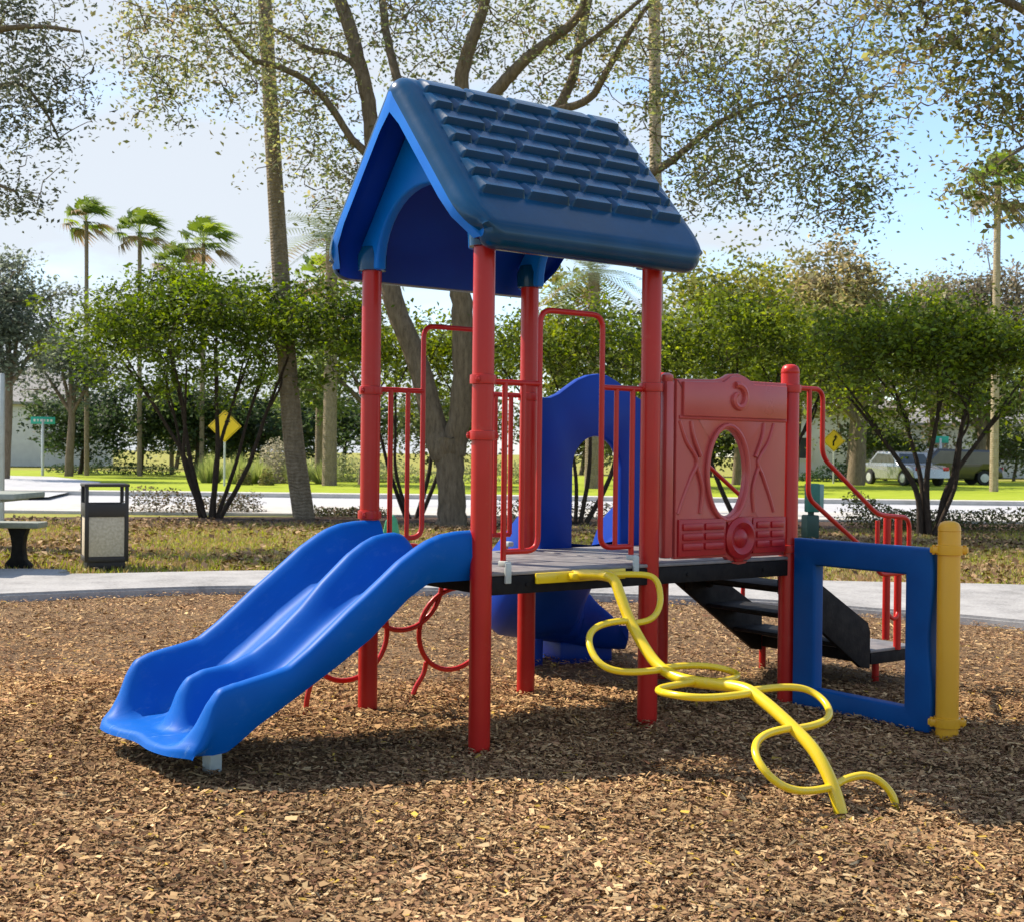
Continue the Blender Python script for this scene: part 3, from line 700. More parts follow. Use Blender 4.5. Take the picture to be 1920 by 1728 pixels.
# ---- red play panel with an oval window
def play_panel():
    outer_pts = [(1.045, .745), (1.37, .742), (1.40, .715), (1.45, .700), (1.50, .705), (1.545, .738), (1.768, .738), (1.772, 1.385), (1.772, 1.568), (1.53, 1.568), (1.485, 1.588), (1.44, 1.600), (1.38, 1.596), (1.335, 1.575), (1.28, 1.566), (1.045, 1.560)]
    cx, cz, ax, az = 1.373, 1.135, .122, .20
    n = 96; ctr = Vector((cx, cz))
    # resample the outline so it matches the oval by angle
    def hit(a):
        d = Vector((math.cos(a), math.sin(a))); best = None
        m = len(outer_pts)
        for i in range(m):
            p, q = Vector(outer_pts[i]), Vector(outer_pts[(i+1) % m]); e = q-p
            den = d.x*e.y-d.y*e.x
            if abs(den) < 1e-9: continue
            w = p-ctr; t = (w.x*e.y-w.y*e.x)/den; s = (w.x*d.y-w.y*d.x)/den
            if t > 0 and -1e-6 <= s <= 1+1e-6 and (best is None or t > best): best = t
        return ctr+d*best
    angs = sorted(list(np.linspace(0, 2*PI, n, endpoint=False)) + [math.atan2(p[1]-cz, p[0]-cx) % (2*PI) for p in outer_pts])
    outer = [tuple(hit(a)) for a in angs]
    def ov(a, k=1.0): 
        # same direction on the oval
        d = Vector((math.cos(a), math.sin(a))); t = 1/math.sqrt((d.x/ax)**2+(d.y/az)**2); return (cx+d.x*t*k, cz+d.y*t*k)
    hole = [ov(a) for a in angs]
    pn = MB().holed(outer, hole, .032, 'xz', -.014, bevel=.007).build('play_panel', 'panel', PS, sharp=35)
    # raised oval rim
    MB().tube([(ov(a, 1.10)[0], -.034, ov(a, 1.10)[1]) for a in np.linspace(0, 2*PI, 49)], .012, seg=8, cap=False).build('window_rim', 'panel', pn)
    # header block with a scroll, curtain swags, corner knob
    mb = MB()
    mb.prism([(1.075, 1.392), (1.757, 1.392), (1.757, 1.552), (1.52, 1.552), (1.45, 1.585), (1.385, 1.585), (1.33, 1.556), (1.075, 1.548)], .02, 'xz', -.038, bevel=.007)
    mb.build('header_block', 'panel', pn)
    sc = []
    for k in range(26):
        a = 1.9-k*.27; r = .062-.0018*k; sc.append((1.418+r*math.cos(a), -.05, 1.482+r*1.05*math.sin(a)))
    MB().tube(sc, [.017]*20+[.015, .013, .012, .01, .009, .007], seg=8).build('scroll', 'panel', pn)
    fr = MB()
    for s in (-1, 1):
        def X(x): return cx+s*x
        fr.tube([(X(.31), -.027, 1.37), (X(.27), -.03, 1.28), (X(.20), -.032, 1.19), (X(.235), -.03, 1.12), (X(.285), -.028, 1.02), (X(.315), -.027, .95)], .011, seg=8, smooth=5)
        fr.tube([(X(.24), -.03, 1.37), (X(.225), -.034, 1.30), (X(.18), -.036, 1.21)], .010, seg=8, smooth=5)
        fr.tube([(X(.20), -.034, 1.16), (X(.165), -.034, 1.06), (X(.175), -.032, .95)], .010, seg=8, smooth=5)
    fr.tube([(1.06, -.03, 1.386), (1.765, -.03, 1.386)], .009, seg=8)
    fr.build('curtain_folds', 'panel', pn)
    for xa, xb, cuts in ((1.055, 1.355, ((1.075, 1.20), (1.215, 1.335))), (1.535, 1.76, ((1.555, 1.64), (1.655, 1.74)))):
        lo = MB(); lo.prism([(xa, .755), (xb, .755), (xb, .925), (xa, .925)], .018, 'xz', -.036, bevel=.006)
        for z in (.80, .845, .89):
            for x0, x1 in cuts: lo.box(((x0+x1)/2, -.047, z), (x1-x0, .014, .032), bevel=.005)
        lo.build('brick_relief', 'panel2', pn)
    bs = MB().lathe([(.10, -.03), (.098, -.05), (.075, -.062), (.05, -.05), (.045, -.046), (.03, -.06), (.001, -.062)], (1.45, 0, .83), 28, axis='y', cap=False)
    bs.prism([(1.365, .93), (1.535, .93), (1.51, .78), (1.475, .718), (1.425, .718), (1.39, .78)], .016, 'xz', -.034, bevel=.006)
    bs.build('rosette', 'panel2', pn)
    jm = MB().box((1.008, -.004, 1.15), (.05, .055, .80), bevel=.012)
    jm.lathe([(.022, 1.54), (.03, 1.556), (.028, 1.575), (.012, 1.585), (.001, 1.586)], (1.008, -.004, 0), 16, cap=False)
    jm.build('panel_jamb', 'panel', pn)
play_panel()

# ---- blue open frame between the deck and the short yellow post
def frame_panel():
    oy0, oy1, oz0, oz1 = -.062, -.848, .012, .822; hy0, hy1, hz0, hz1 = -.198, -.712, .112, .698
    def rect(y0, y1, z0, z1, wob=0):
        q = []
        n = 24
        for k in range(n): q.append((y0+(y1-y0)*k/n, z0))
        for k in range(n): q.append((y1-wob*math.sin(PI*3*k/n)*(1 if 0 < k < n else 0), z0+(z1-z0)*k/n))
        for k in range(n): q.append((y1+(y0-y1)*k/n, z1))
        for k in range(n): q.append((y0, z1+(z0-z1)*k/n))
        return q
    fp = MB().holed(rect(oy0, oy1, oz0, oz1, .010), rect(hy0, hy1, hz0, hz1), .07, 'yz', 2*A, bevel=.014, seg=3).build('frame_panel', 'frame', PS, sharp=35)
frame_panel()

# ---- stairs with a landing at the far end
st = MB()
string = [(1.85, .70), (1.95, .685), (2.172, .555), (2.521, .348), (2.54, .30), (2.54, .105), (2.47, .115), (1.85, .535)]
st.prism(string, .03, 'xz', .075, bevel=.006)
stairs = st.build('staircase', 'black', PS)
MB().prism(string, .03, 'xz', .84, bevel=.006).build('stringer', 'black', stairs)
for i, (x0, z) in enumerate(((1.87, .56), (2.09, .39), (2.30, .245))):
    m_ = MB().box((x0+.13, .4575, z), (.26, .73, .02), bevel=.004)
    m_.box((x0+.245, .4575, z-.03), (.02, .73, .05), bevel=.004)
    m_.build('tread', 'black', stairs)
ld = MB().box((2.72, .4575, .195), (.36, .80, .018), bevel=.005).build('landing', 'deck', stairs)
lf = MB()
for (x, y, dx, dy) in ((2.72, .07, .35, .02), (2.72, .845, .35, .02), (2.55, .4575, .02, .74), (2.885, .4575, .02, .74)): lf.box((x, y, .155), (dx, dy, .06), bevel=.003)
lf.build('landing_frame', 'black', ld)
for (x, y) in ((2.76, .20), (2.56, .84), (2.88, .80)): MB().lathe([(.02, -.05), (.02, .186)], (x, y, 0), 14).build('landing_leg', 'red', ld)
for i in range(2): MB().box((1.93+.16*i, .80, .60), (.03, .03, .22), bevel=.004).build('hanger', 'black', stairs)

# ---- handrails down the stairs
hr = MB(); y = .02; r = .0125
hr.tube(fillet([(1.87, y, 1.552), (2.093, y, 1.552), (2.093, y, 1.215), (2.56, y+.02, .915), (2.825, y+.02, .895), (2.825, y+.02, .60), (2.56, y+.02, .60), (2.56, y+.02, .885)], .06, 6), r)
hr.tube(fillet([(1.992, y, 1.552), (1.992, y, 1.01), (2.62, y+.02, .635)], .05, 6), r)
hrl = hr.build('handrail', 'red', PS)
g = MB(); g.tube([(2.665, .06, .90), (2.665, .06, .25)], .0205, seg=14); g.tube([(2.760, .06, .895), (2.760, .06, .19)], .0205, seg=14)
g.tube([(2.665, .06, .395), (2.70, .045, .36), (2.735, .045, .37), (2.76, .06, .40)], .011, smooth=4)
g.build('grip_post', 'red', hrl)
h2 = MB(); y = A-.02
h2.tube(fillet([(1.87, y, 1.552), (2.05, y, 1.552), (2.05, y, 1.23), (2.45, y, .97), (2.45, y, .21)], .06, 6), r)
h2.build('handrail', 'red', PS)

# ---- arch climber of rings hung from the back of the deck
ac = MB(); yb = A+.07; rr = .0125
def ring(cx, cz, r_, y, a0=0, a1=2*PI, tilt=.12, n=36):
    return [(cx+r_*math.cos(a), y-(cz+r_*math.sin(a)-.6)*tilt, cz+r_*math.sin(a)) for a in np.linspace(a0, a1, n+1)]
clm = ac.tube(ring(.245, .565, .205, yb), rr, seg=10, cap=False).build('ring_climber', 'red', PS)
for (cx, cz) in ((.545, .345), (-.045, .345)):
    MB().tube(ring(cx, cz, .205, yb), rr, seg=10, cap=False).build('ring', 'red', clm)
for q_ in ([(.395, yb+.05, .19), (.385, yb+.06, .13), (.345, yb+.07, .06), (.31, yb+.08, -.05)], [(-.2, yb+.05, .21), (-.24, yb+.06, .10), (-.25, yb+.07, -.05)], [(.66, yb+.05, .18), (.68, yb+.06, .08), (.68, yb+.07, -.05)]):
    MB().tube(q_, rr, smooth=4).build('climber_leg', 'red', clm)
for q_ in ([(.245, yb, .76), (.245, A+.02, .70)], [(.05, yb, .62), (.05, A+.02, .69)], [(.44, yb, .62), (.44, A+.02, .69)]):
    MB().tube(q_, rr).build('climber_hook', 'red', clm)

# ---- spiral slide behind the second deck
def arch_panel():
    top = [(1.000, 1.50), (1.06, 1.503), (1.114, 1.524), (1.17, 1.56), (1.24, 1.602), (1.31, 1.628), (1.375, 1.638), (1.44, 1.632), (1.51, 1.604), (1.575, 1.565), (1.64, 1.53), (1.70, 1.505), (1.755, 1.50)]
    arch = []
    for a in np.linspace(0, PI, 17): arch.append((1.375+.165*math.cos(a), 1.145+.165*math.sin(a)))
    poly = [(1.0, .70), ] + [(1.0, 1.50)] + top[1:] + [(1.755, .70), (1.54, .70)] + arch + [(1.21, .70)]
    return MB().prism(poly, .05, 'xz', A+.03, bevel=.01).build('spiral_slide', 'navy', PS)
sps = arch_panel()
ch = MB(); G = []
path_ = [Vector(p) for p in ((1.375, A+.05, .735), (1.37, 1.06, .67), (1.35, 1.22, .48), (1.37, 1.40, .30), (1.46, 1.58, .22), (1.62, 1.68, .18), (1.80, 1.68, .15), (1.98, 1.61, .13), (2.08, 1.56, .125))]
pp, _ = curve(path_, [0]*len(path_), 6)
for i, p in enumerate(pp):
    t = (pp[min(i+1, len(pp)-1)]-pp[max(0, i-1)]); t.z = 0; t.normalize(); n_ = Vector((-t.y, t.x, 0))      # left of travel = outside of the bend
    k = i/(len(pp)-1); ho = .30*min(1, (1-k)*5+.15)+.12*math.sin(PI*min(1, k*1.6)); hi = .26*min(1, (1-k)*4+.1)
    sec = [(.25, ho-.015), (.262, ho), (.275, ho-.015), (.28, .1), (.25, .0), (.20, -.045), (.0, -.06), (-.20, -.045), (-.25, 0), (-.28, .1), (-.275, hi-.015), (-.262, hi), (-.25, hi-.015), (-.245, .1), (-.2, .02), (0, 0), (.2, .02), (.245, .1), (.25, ho-.015)]
    G.append([tuple(p+n_*a+Vector((0, 0, b))) for a, b in sec])
ch.grid(G); ch.build('chute', 'navy', sps, sharp=60)
MB().lathe([(.05, -.05), (.05, .30)], (1.50, 1.62, 0), 18).build('slide_support', 'navy', sps)
bx = MB().box((1.86, 1.70, .045), (.34, .40, .17), rz=-.3, bevel=.03); bx.build('exit_base', 'navy', sps)

# ================================================================== TREES AND PLANTS
OAK = [(0.13, 0.17, 0.07), (0.21, 0.25, 0.085), (0.10, 0.125, 0.075), (0.28, 0.29, 0.09), (0.21, 0.16, 0.085)]
LIG = [(0.05, 0.095, 0.010), (0.085, 0.145, 0.013), (0.145, 0.21, 0.02), (0.045, 0.07, 0.015)]
LIGR = [(0.075, 0.125, 0.014), (0.125, 0.185, 0.018), (0.20, 0.26, 0.03), (0.06, 0.085, 0.02)]
LIGD = [(0.030, 0.065, 0.014), (0.05, 0.095, 0.018), (0.07, 0.13, 0.02), (0.06, 0.085, 0.03)]
def limb_px(pl, D, dD=0.0):
    """a limb from its outline: list of (px, py, width_px), at distance D growing by dD to its tip"""
    n = len(pl); out = []; rs = []
    for i, (x, y, w) in enumerate(pl):
        d = D+dD*i/max(1, n-1); out.append(at(x, y, d)); rs.append(max(.008, w*(.44 if y > 480 else .37)/F_PX*d))
    return out, rs
def tree(name, base, label, cat, limbs, lobes, ncl, per, sig, leaf, pal, bark='oakbark', group=None, twig=0.02, leafmat='leaf', twigs=True, up=0.4, lseg=10, under=None, trans_nodes=True):
    """limbs: [(points, radii)], the first is the trunk; lobes: [(centre, radii, weight)] of the crown"""
    b = np.array(base, float); b[2] = 0
    root = empty(name, b, label, cat, group=group)
    tr = MB(); nodes = []
    for pts_, rs in limbs:
        q = [Vector(np.array(p)-b) for p in pts_]; cp_, cr_ = curve(q, list(rs), 5)
        for i, p in enumerate(cp_):               # small natural wobble
            if 0 < i < len(cp_)-1: cp_[i] = p + Vector(rng.normal(size=3))*cr_[i]*.06
        tr.tube(cp_, cr_, seg=lseg, cap=True); nodes += [np.array(p) for p in cp_[len(cp_)//3:]]
    C = ellipsoids([(np.array(c)-b, np.array(r), w) for c, r, w in lobes], ncl)
    if under is not None: C = C[C[:, 2] > under]
    if twigs: grow_twigs(tr, nodes, C, r0=twig)
    tr.build('trunk', bark, root, sharp=70)
    Lc, idx = clusters(C, per, sig)
    V, Fq = leaf_quads(Lc, leaf, leaf*.5, up=up)
    n = len(Lc); cl = (1+.25*rng.normal(size=len(C))).clip(.5, 1.7)[idx][:, None]
    pa = np.array(pal); base_c = pa[rng.integers(0, len(pa), len(C))][idx]*.5 + pa[rng.integers(0, len(pa), n)]*.5
    col = base_c*cl*(1+.2*rng.normal(size=(n, 1))).clip(.45, 1.8)
    mesh_np('crown', V, Fq, leafmat, np.repeat(col, 4, 0).clip(.004, .9), parent=root)
    return root
def px_lobe(x, y, rx, ry, D, rd, w=1.0):
    return (at(x, y, D), (rx/F_PX*D, rd, ry/F_PX*D), w)

# ---- the big oak behind the structure
D = 21.5
limbs = [limb_px([(845, 992, 74), (846, 960, 62), (846, 900, 58), (842, 850, 66), (838, 822, 72)], D),
  limb_px([(832, 850, 60), (812, 790, 52), (795, 720, 48), (768, 640, 46), (738, 560, 44), (716, 430, 42), (702, 300, 40), (690, 190, 38), (672, 110, 36), (648, 30, 36), (615, -60, 32), (570, -200, 26), (520, -330, 16)], D, .6),
  limb_px([(850, 850, 56), (862, 790, 50), (868, 700, 48), (866, 600, 48), (862, 520, 46), (862, 400, 44), (864, 260, 40), (866, 150, 38), (880, 90, 34), (905, 20, 28), (925, -60, 24), (960, -220, 18)], D, -.8),
  limb_px([(702, 300, 26), (660, 262, 19), (620, 200, 18), (575, 152, 17), (520, 125, 16), (470, 110, 14), (430, 66, 11), (395, 30, 9), (330, 10, 6)], D+.4, -1.2),
  limb_px([(690, 190, 26), (668, 128, 16), (630, 102, 14), (580, 92, 13), (535, 66, 11), (480, 44, 8), (420, 50, 5)], D+.4, .6),
  limb_px([(716, 430, 30), (760, 250, 27), (742, 140, 24), (730, 90, 22), (720, 30, 21), (716, -60, 18), (735, -200, 12)], D, 1.0),
  limb_px([(864, 260, 40), (905, 200, 34), (950, 150, 32), (990, 108, 28), (1040, 70, 24), (1085, 30, 22), (1108, -20, 19), (1150, -120, 14)], D-.6, -.8),
  limb_px([(862, 400, 36), (960, 300, 32), (1040, 210, 26), (1072, 150, 24), (1085, 90, 23), (1100, 20, 20), (1120, -80, 15)], D-.3, .8),
  limb_px([(1040, 210, 22), (1105, 185, 19), (1140, 130, 17), (1180, 60, 14), (1222, 0, 12), (1260, -70, 9)], D-.3, -1.0),
  limb_px([(862, 520, 34), (1000, 420, 28), (1150, 360, 24), (1250, 308, 20), (1300, 268, 16), (1345, 232, 12), (1400, 205, 9), (1480, 180, 6), (1560, 170, 4)], D-.4, -2.2),
  limb_px([(1060, 110, 14), (1130, 60, 12), (1230, -20, 10), (1350, -70, 8), (1480, -60, 5)], D-1.0, -1.0)]
lobes = [px_lobe(370, 60, 150, 150, D-1, 1.4, 1.5), px_lobe(300, 190, 65, 85, D-1, .6, .3), px_lobe(560, 160, 110, 240, D+.5, 1.2, 1.3), px_lobe(640, 330, 70, 150, D+.8, .8, .45),
  px_lobe(800, 40, 210, 150, D+.6, 2.0, 1.3), px_lobe(1080, 60, 230, 150, D-.5, 2.0, 1.6), px_lobe(1330, 140, 200, 200, D-1.5, 1.8, 1.7), px_lobe(1470, 280, 190, 170, D-2.2, 1.3, 1.15), px_lobe(1330, 340, 110, 90, D-1.6, .8, .35), px_lobe(1580, 330, 120, 130, D-2.2, .9, .5),
  px_lobe(1570, 110, 150, 180, D-2, 1.5, 1.4), px_lobe(1610, 390, 50, 60, D-2.4, .5, .18),
  px_lobe(900, -330, 800, 230, D, 3.2, 2.2)]
tree('oak_tree', place(845, D), 'large forked oak with thin leaves rising behind the blue shingled roof', 'tree', limbs, lobes, 1350, 30, .225, .076, OAK, twig=.024)

# ---- nearer tree reaching in from the right
D = 13.0
limbs = [limb_px([(2380, 1085, 160), (2370, 900, 130), (2350, 600, 120), (2300, 300, 110), (2250, 60, 95), (2190, -180, 70), (2150, -420, 40), (2170, -640, 14)], D),
  limb_px([(2300, 300, 70), (2180, 150, 50), (2060, 90, 36), (1960, 40, 26), (1880, 0, 18), (1800, -20, 12)], D, -.5),
  limb_px([(2250, 60, 60), (2120, -60, 46), (1980, -110, 36), (1850, -140, 26), (1720, -130, 16), (1620, -90, 9)], D, .6),
  limb_px([(2180, 150, 34), (2080, 210, 22), (2000, 240, 15), (1930, 270, 10), (1870, 310, 6)], D-.2, -.3)]
lobes = [px_lobe(1800, 60, 150, 130, D, .8, 2.2), px_lobe(1900, 190, 110, 110, D-.2, .7, 1.5), px_lobe(1850, 345, 90, 60, D-.2, .4, .5), px_lobe(1900, 410, 50, 30, D-.2, .3, .12), px_lobe(1740, 190, 70, 60, D, .5, .35),
  px_lobe(2050, 150, 160, 200, D, 1.0, 1.2), px_lobe(2200, -330, 330, 260, D, 1.6, 1.6), px_lobe(1850, -150, 260, 130, D, 1.2, 1.5), px_lobe(1690, 20, 90, 100, D, .6, .5)]
tree('overhanging_tree', place(2380, D), 'broadleaf tree whose dark leafy boughs hang in from the upper right corner', 'tree', limbs, lobes, 370, 20, .13, .07, [(0.08, 0.11, 0.045), (0.15, 0.175, 0.055), (0.22, 0.23, 0.075), (0.16, 0.115, 0.055)], twig=.018)

# ---- tree reaching in from the upper left
D = 17.0
limbs = [limb_px([(-430, 1040, 120), (-420, 800, 100), (-400, 500, 92), (-370, 250, 84), (-320, 40, 70), (-280, -150, 48), (-250, -330, 28), (-260, -480, 10)], D),
  limb_px([(-370, 250, 50), (-250, 150, 36), (-130, 90, 26), (-20, 60, 18), (70, 50, 12), (150, 60, 7)], D, -.4),
  limb_px([(-400, 400, 50), (-250, 300, 34), (-130, 220, 24), (-20, 170, 16), (40, 160, 11), (85, 210, 8), (110, 260, 5)], D, .4),
  limb_px([(-320, 40, 46), (-180, -40, 34), (-60, -60, 22), (60, -50, 14), (140, -20, 8)], D, .3),
  limb_px([(-400, 500, 44), (-260, 420, 30), (-140, 360, 20), (-40, 340, 12), (30, 360, 7)], D, -.3)]
lobes = [px_lobe(40, 30, 130, 70, D, .9, 1.3), px_lobe(70, 150, 110, 100, D-.1, .8, 1.5), px_lobe(110, 270, 35, 50, D, .3, .2), px_lobe(0, 250, 70, 80, D, .6, .7), px_lobe(30, 370, 65, 60, D, .5, .6), px_lobe(-150, 150, 160, 200, D, 1.2, 1.5), px_lobe(-290, -200, 260, 240, D, 1.5, 1.6)]
tree('leaning_tree', place(-430, D), 'thin-leaved tree whose sparse twigs reach in at the upper left corner', 'tree', limbs, lobes, 340, 22, .16, .065, [(0.08, 0.095, 0.06), (0.12, 0.13, 0.08), (0.06, 0.07, 0.05)], twig=.016)

# ---- umbrella shaped ligustrum trees along the planting bed
def ligustrum(label, base_px, D, half, z0, ztop, stems, ncl, per=46, pal=LIG, leaf=.085, tilt=0, dep=1.7, dome=.95):
    b = place(base_px, D)
    limbs = []
    for dx, dd, zz, r, bend in stems:
        s = b+RT*dx*.10+FW*dd*.08; t = b+RT*dx+FW*dd; t = t.copy(); t[2] = zz
        m1 = s*.72+t*.28+RT*bend; m1[2] = zz*.33; m2 = s*.4+t*.6+RT*bend*.6; m2[2] = zz*.66; s = s.copy(); s[2] = -.08
        limbs.append(([s, m1, m2, t], [r, r*.8, r*.6, r*.35]))
        q = m2*.5+t*.5; e = t+RT*(rng.random()-.5)*1.2+FW*(rng.random()-.5)*1.0; e[2] = zz+.35
        limbs.append(([m2, q+RT*bend*.3, e], [r*.55, r*.4, r*.22]))
    zc = (z0+ztop)/2; hz = (ztop-z0)/2
    L = []
    for k in range(11):
        x = (k-5)/5*half*.80; d_ = (rng.random()*2-1)*dep*.45; c = b+RT*x+FW*d_
        c[2] = zc+hz*(.50-dome*(x/half)**2)+(rng.random()-.5)*hz*.5
        L.append((c, (half*.34, dep*.6, hz*.50), 1.0))
    c0 = b.copy(); c0[2] = zc+hz*.3
    L.append((c0, (half*.9, dep, hz*.60), 2.5)); c1 = b.copy(); c1[2] = zc-hz*.40; L.append((c1, (half*.95, dep*.9, hz*.75), 2.2))
    return tree('ligustrum_tree', b, label, 'tree', limbs, L, ncl, per, .17, leaf, pal, 'darkbark', 'umbrella shaped trees along the planting bed', twig=.017, up=.8, lseg=8)
ligustrum('umbrella-shaped small tree with many dark stems right of the litter bin', 395, 23.2, 2.8, 2.05, 4.5,
  [(-1.45, -.3, 2.7, .05, .15), (-.8, .3, 3.0, .055, -.1), (.1, -.2, 3.1, .06, .1), (.6, .5, 3.0, .05, -.15), (1.4, -.1, 2.9, .05, .2), (-.3, -.6, 2.7, .045, -.3), (.9, .3, 2.8, .045, .1), (-1.0, .5, 2.7, .04, -.15)], 520, per=60, dep=2.0)
ligustrum('yellow-green small tree half hidden behind the left red posts', 775, 23.8, 1.7, 2.1, 3.75,
  [(-.9, 0, 2.4, .045, -.1), (.4, .3, 2.6, .05, .15), (1.0, -.2, 2.4, .045, .1), (-.3, -.4, 2.5, .04, -.2)], 170, pal=[(0.09, 0.15, 0.015), (0.15, 0.22, 0.018), (0.20, 0.25, 0.022), (0.08, 0.10, 0.02)], dep=1.5)
ligustrum('small tree with thin bent stems seen through the blue slide arch', 1085, 22.6, 1.75, 1.8, 3.9,
  [(-.9, .1, 2.4, .05, -.15), (.2, -.3, 2.6, .045, .1), (.9, .2, 2.5, .05, .25), (-.4, .4, 2.5, .04, .1)], 240, pal=LIGR, dome=.6, dep=1.6)
ligustrum('broad clipped small tree behind the red play panel', 1400, 22.8, 2.1, 1.65, 4.1,
  [(-1.2, .1, 2.5, .05, -.1), (-.3, -.2, 2.7, .055, .1), (.6, .3, 2.7, .05, .15), (1.3, -.1, 2.4, .045, .2)], 360, pal=LIGR, dome=.6, dep=1.7)
ligustrum('wide small tree with crooked dark stems behind the short yellow post', 1742, 20.2, 1.8, 1.65, 3.6,
  [(-1.3, -.1, 2.15, .055, .25), (-.5, .3, 2.4, .05, .1), (.15, -.3, 2.5, .055, -.12), (.7, .2, 2.4, .05, .12), (1.35, .0, 2.2, .05, -.2), (.45, -.4, 2.3, .04, .2)], 440, pal=LIGR, dome=.55, leaf=.08, dep=1.6)
ligustrum('small tree at the right edge, crown cut by the picture edge', 2140, 21.5, 1.9, 1.3, 3.7,
  [(-1.0, .1, 2.2, .05, -.1), (.2, -.2, 2.5, .055, .1), (1.0, .2, 2.3, .05, .15)], 230, pal=LIGR, dome=.55, dep=1.6)

# ---- palms
def fan_palm(name, label, px, D, ztop, r, crown_r, nf=26, bend=0.0, basepx=None, bark='palmbark', group=None, pal=None, r0=None, feather=False, drop=.25, wind=.22):
    b = place(basepx if basepx is not None else px, D); root = empty(name, b, label, 'palm tree', group=group)
    t = P((px-960)/F_PX*D, D, ztop)-b; n = 9; tr = MB()
    pp_ = [Vector((t[0]*(k/n)**(1+bend), t[1]*(k/n)**(1+bend), -.1+(ztop+.1)*k/n)) for k in range(n+1)]
    rr_ = [(r0 or r*1.3)*(1-k/n)**1.5+r*(1-(1-k/n)**1.5) for k in range(n+1)]
    tr.tube(pp_, rr_, seg=12, smooth=4); tr.build('trunk', bark, root, sharp=70)
    top = np.array(pp_[-1]); Vs, Cs = [], []
    pal = np.array(pal or [(0.12, 0.19, 0.03), (0.17, 0.24, 0.035), (0.09, 0.14, 0.03)])
    for k in range(nf):
        az = 2*PI*k*.618+rng.random()*.3; el = (1.2-1.75*(k/nf)+.28*rng.normal())
        d = np.array([math.cos(az)*math.cos(el), math.sin(az)*math.cos(el), math.sin(el)]); s = np.cross(d, [0, 0, 1.0]); s /= np.linalg.norm(s)+1e-9; u_ = np.cross(s, d)
        c = pal[rng.integers(len(pal))]*(.75+.5*rng.random())
        if k > nf*.8: c = np.array([0.20, 0.15, 0.08])*(.7+.5*rng.random())
        if not feather:
            h = top + d*crown_r*.42
            for j in range(15):
                a = (j-7)/7*1.25; q = (d*math.cos(a)+s*math.sin(a)); L = crown_r*(.62-.12*abs(a))*(.85+.3*rng.random())
                e = h+q*L*.6; tip = h+q*L; tip = tip-np.array([0, 0, crown_r*drop*(.6+.6*rng.random())])+RT*crown_r*wind; w = (s*math.cos(a)-d*math.sin(a))*crown_r*.032
                Vs += [h-w*.4, e-w, tip, e+w]; Cs += [c]*4
            Vs += [top-s*.012*crown_r, h-s*.014*crown_r, h+s*.014*crown_r, top+s*.012*crown_r]; Cs += [c]*4
        else:
            m = 22
            for j in range(m):
                f_ = (j+1)/m; p = top+d*crown_r*f_ - np.array([0, 0, crown_r*.55*f_*f_]); p2 = top+d*crown_r*(f_+.03) - np.array([0, 0, crown_r*.55*(f_+.03)**2])
                for sg in (-1, 1):
                    L = crown_r*.26*math.sin(PI*min(.97, f_*.85+.12)); tip = p+s*sg*L+d*L*.5-np.array([0, 0, L*.35]); w = (p2-p)*.55
                    Vs += [p-w*.3, p+w, tip, tip-w*.2]; Cs += [c]*4
    V = np.array(Vs); mesh_np('crown', V, np.arange(len(V)).reshape(-1, 4), 'leaf', np.array(Cs), parent=root)
    return root
G_ = 'tall fan palms beyond the road'
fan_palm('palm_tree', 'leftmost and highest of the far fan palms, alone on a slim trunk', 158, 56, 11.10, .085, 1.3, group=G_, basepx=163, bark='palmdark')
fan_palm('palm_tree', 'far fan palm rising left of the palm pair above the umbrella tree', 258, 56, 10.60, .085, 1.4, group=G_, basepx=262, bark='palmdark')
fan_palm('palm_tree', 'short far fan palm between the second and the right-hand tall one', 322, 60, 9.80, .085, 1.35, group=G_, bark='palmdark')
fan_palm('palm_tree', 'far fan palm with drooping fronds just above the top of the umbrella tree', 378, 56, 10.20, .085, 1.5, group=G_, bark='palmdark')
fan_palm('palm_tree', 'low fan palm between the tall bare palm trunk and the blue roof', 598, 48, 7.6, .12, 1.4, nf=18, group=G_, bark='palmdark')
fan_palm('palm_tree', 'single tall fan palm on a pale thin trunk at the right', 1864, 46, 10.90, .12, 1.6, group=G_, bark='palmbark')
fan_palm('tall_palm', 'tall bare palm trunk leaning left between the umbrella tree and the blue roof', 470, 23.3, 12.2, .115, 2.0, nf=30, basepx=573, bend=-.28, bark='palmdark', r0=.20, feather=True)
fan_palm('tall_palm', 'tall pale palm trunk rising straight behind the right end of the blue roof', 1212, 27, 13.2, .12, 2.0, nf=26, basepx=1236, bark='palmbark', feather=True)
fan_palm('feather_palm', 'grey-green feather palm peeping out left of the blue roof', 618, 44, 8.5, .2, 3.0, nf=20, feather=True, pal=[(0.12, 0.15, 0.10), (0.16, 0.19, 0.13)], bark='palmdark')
fan_palm('feather_palm', 'grey-green feather palm under the roof between the back and right posts', 1110, 44, 7.4, .2, 2.4, nf=22, feather=True, pal=[(0.11, 0.15, 0.08), (0.16, 0.19, 0.12)], bark='palmdark')

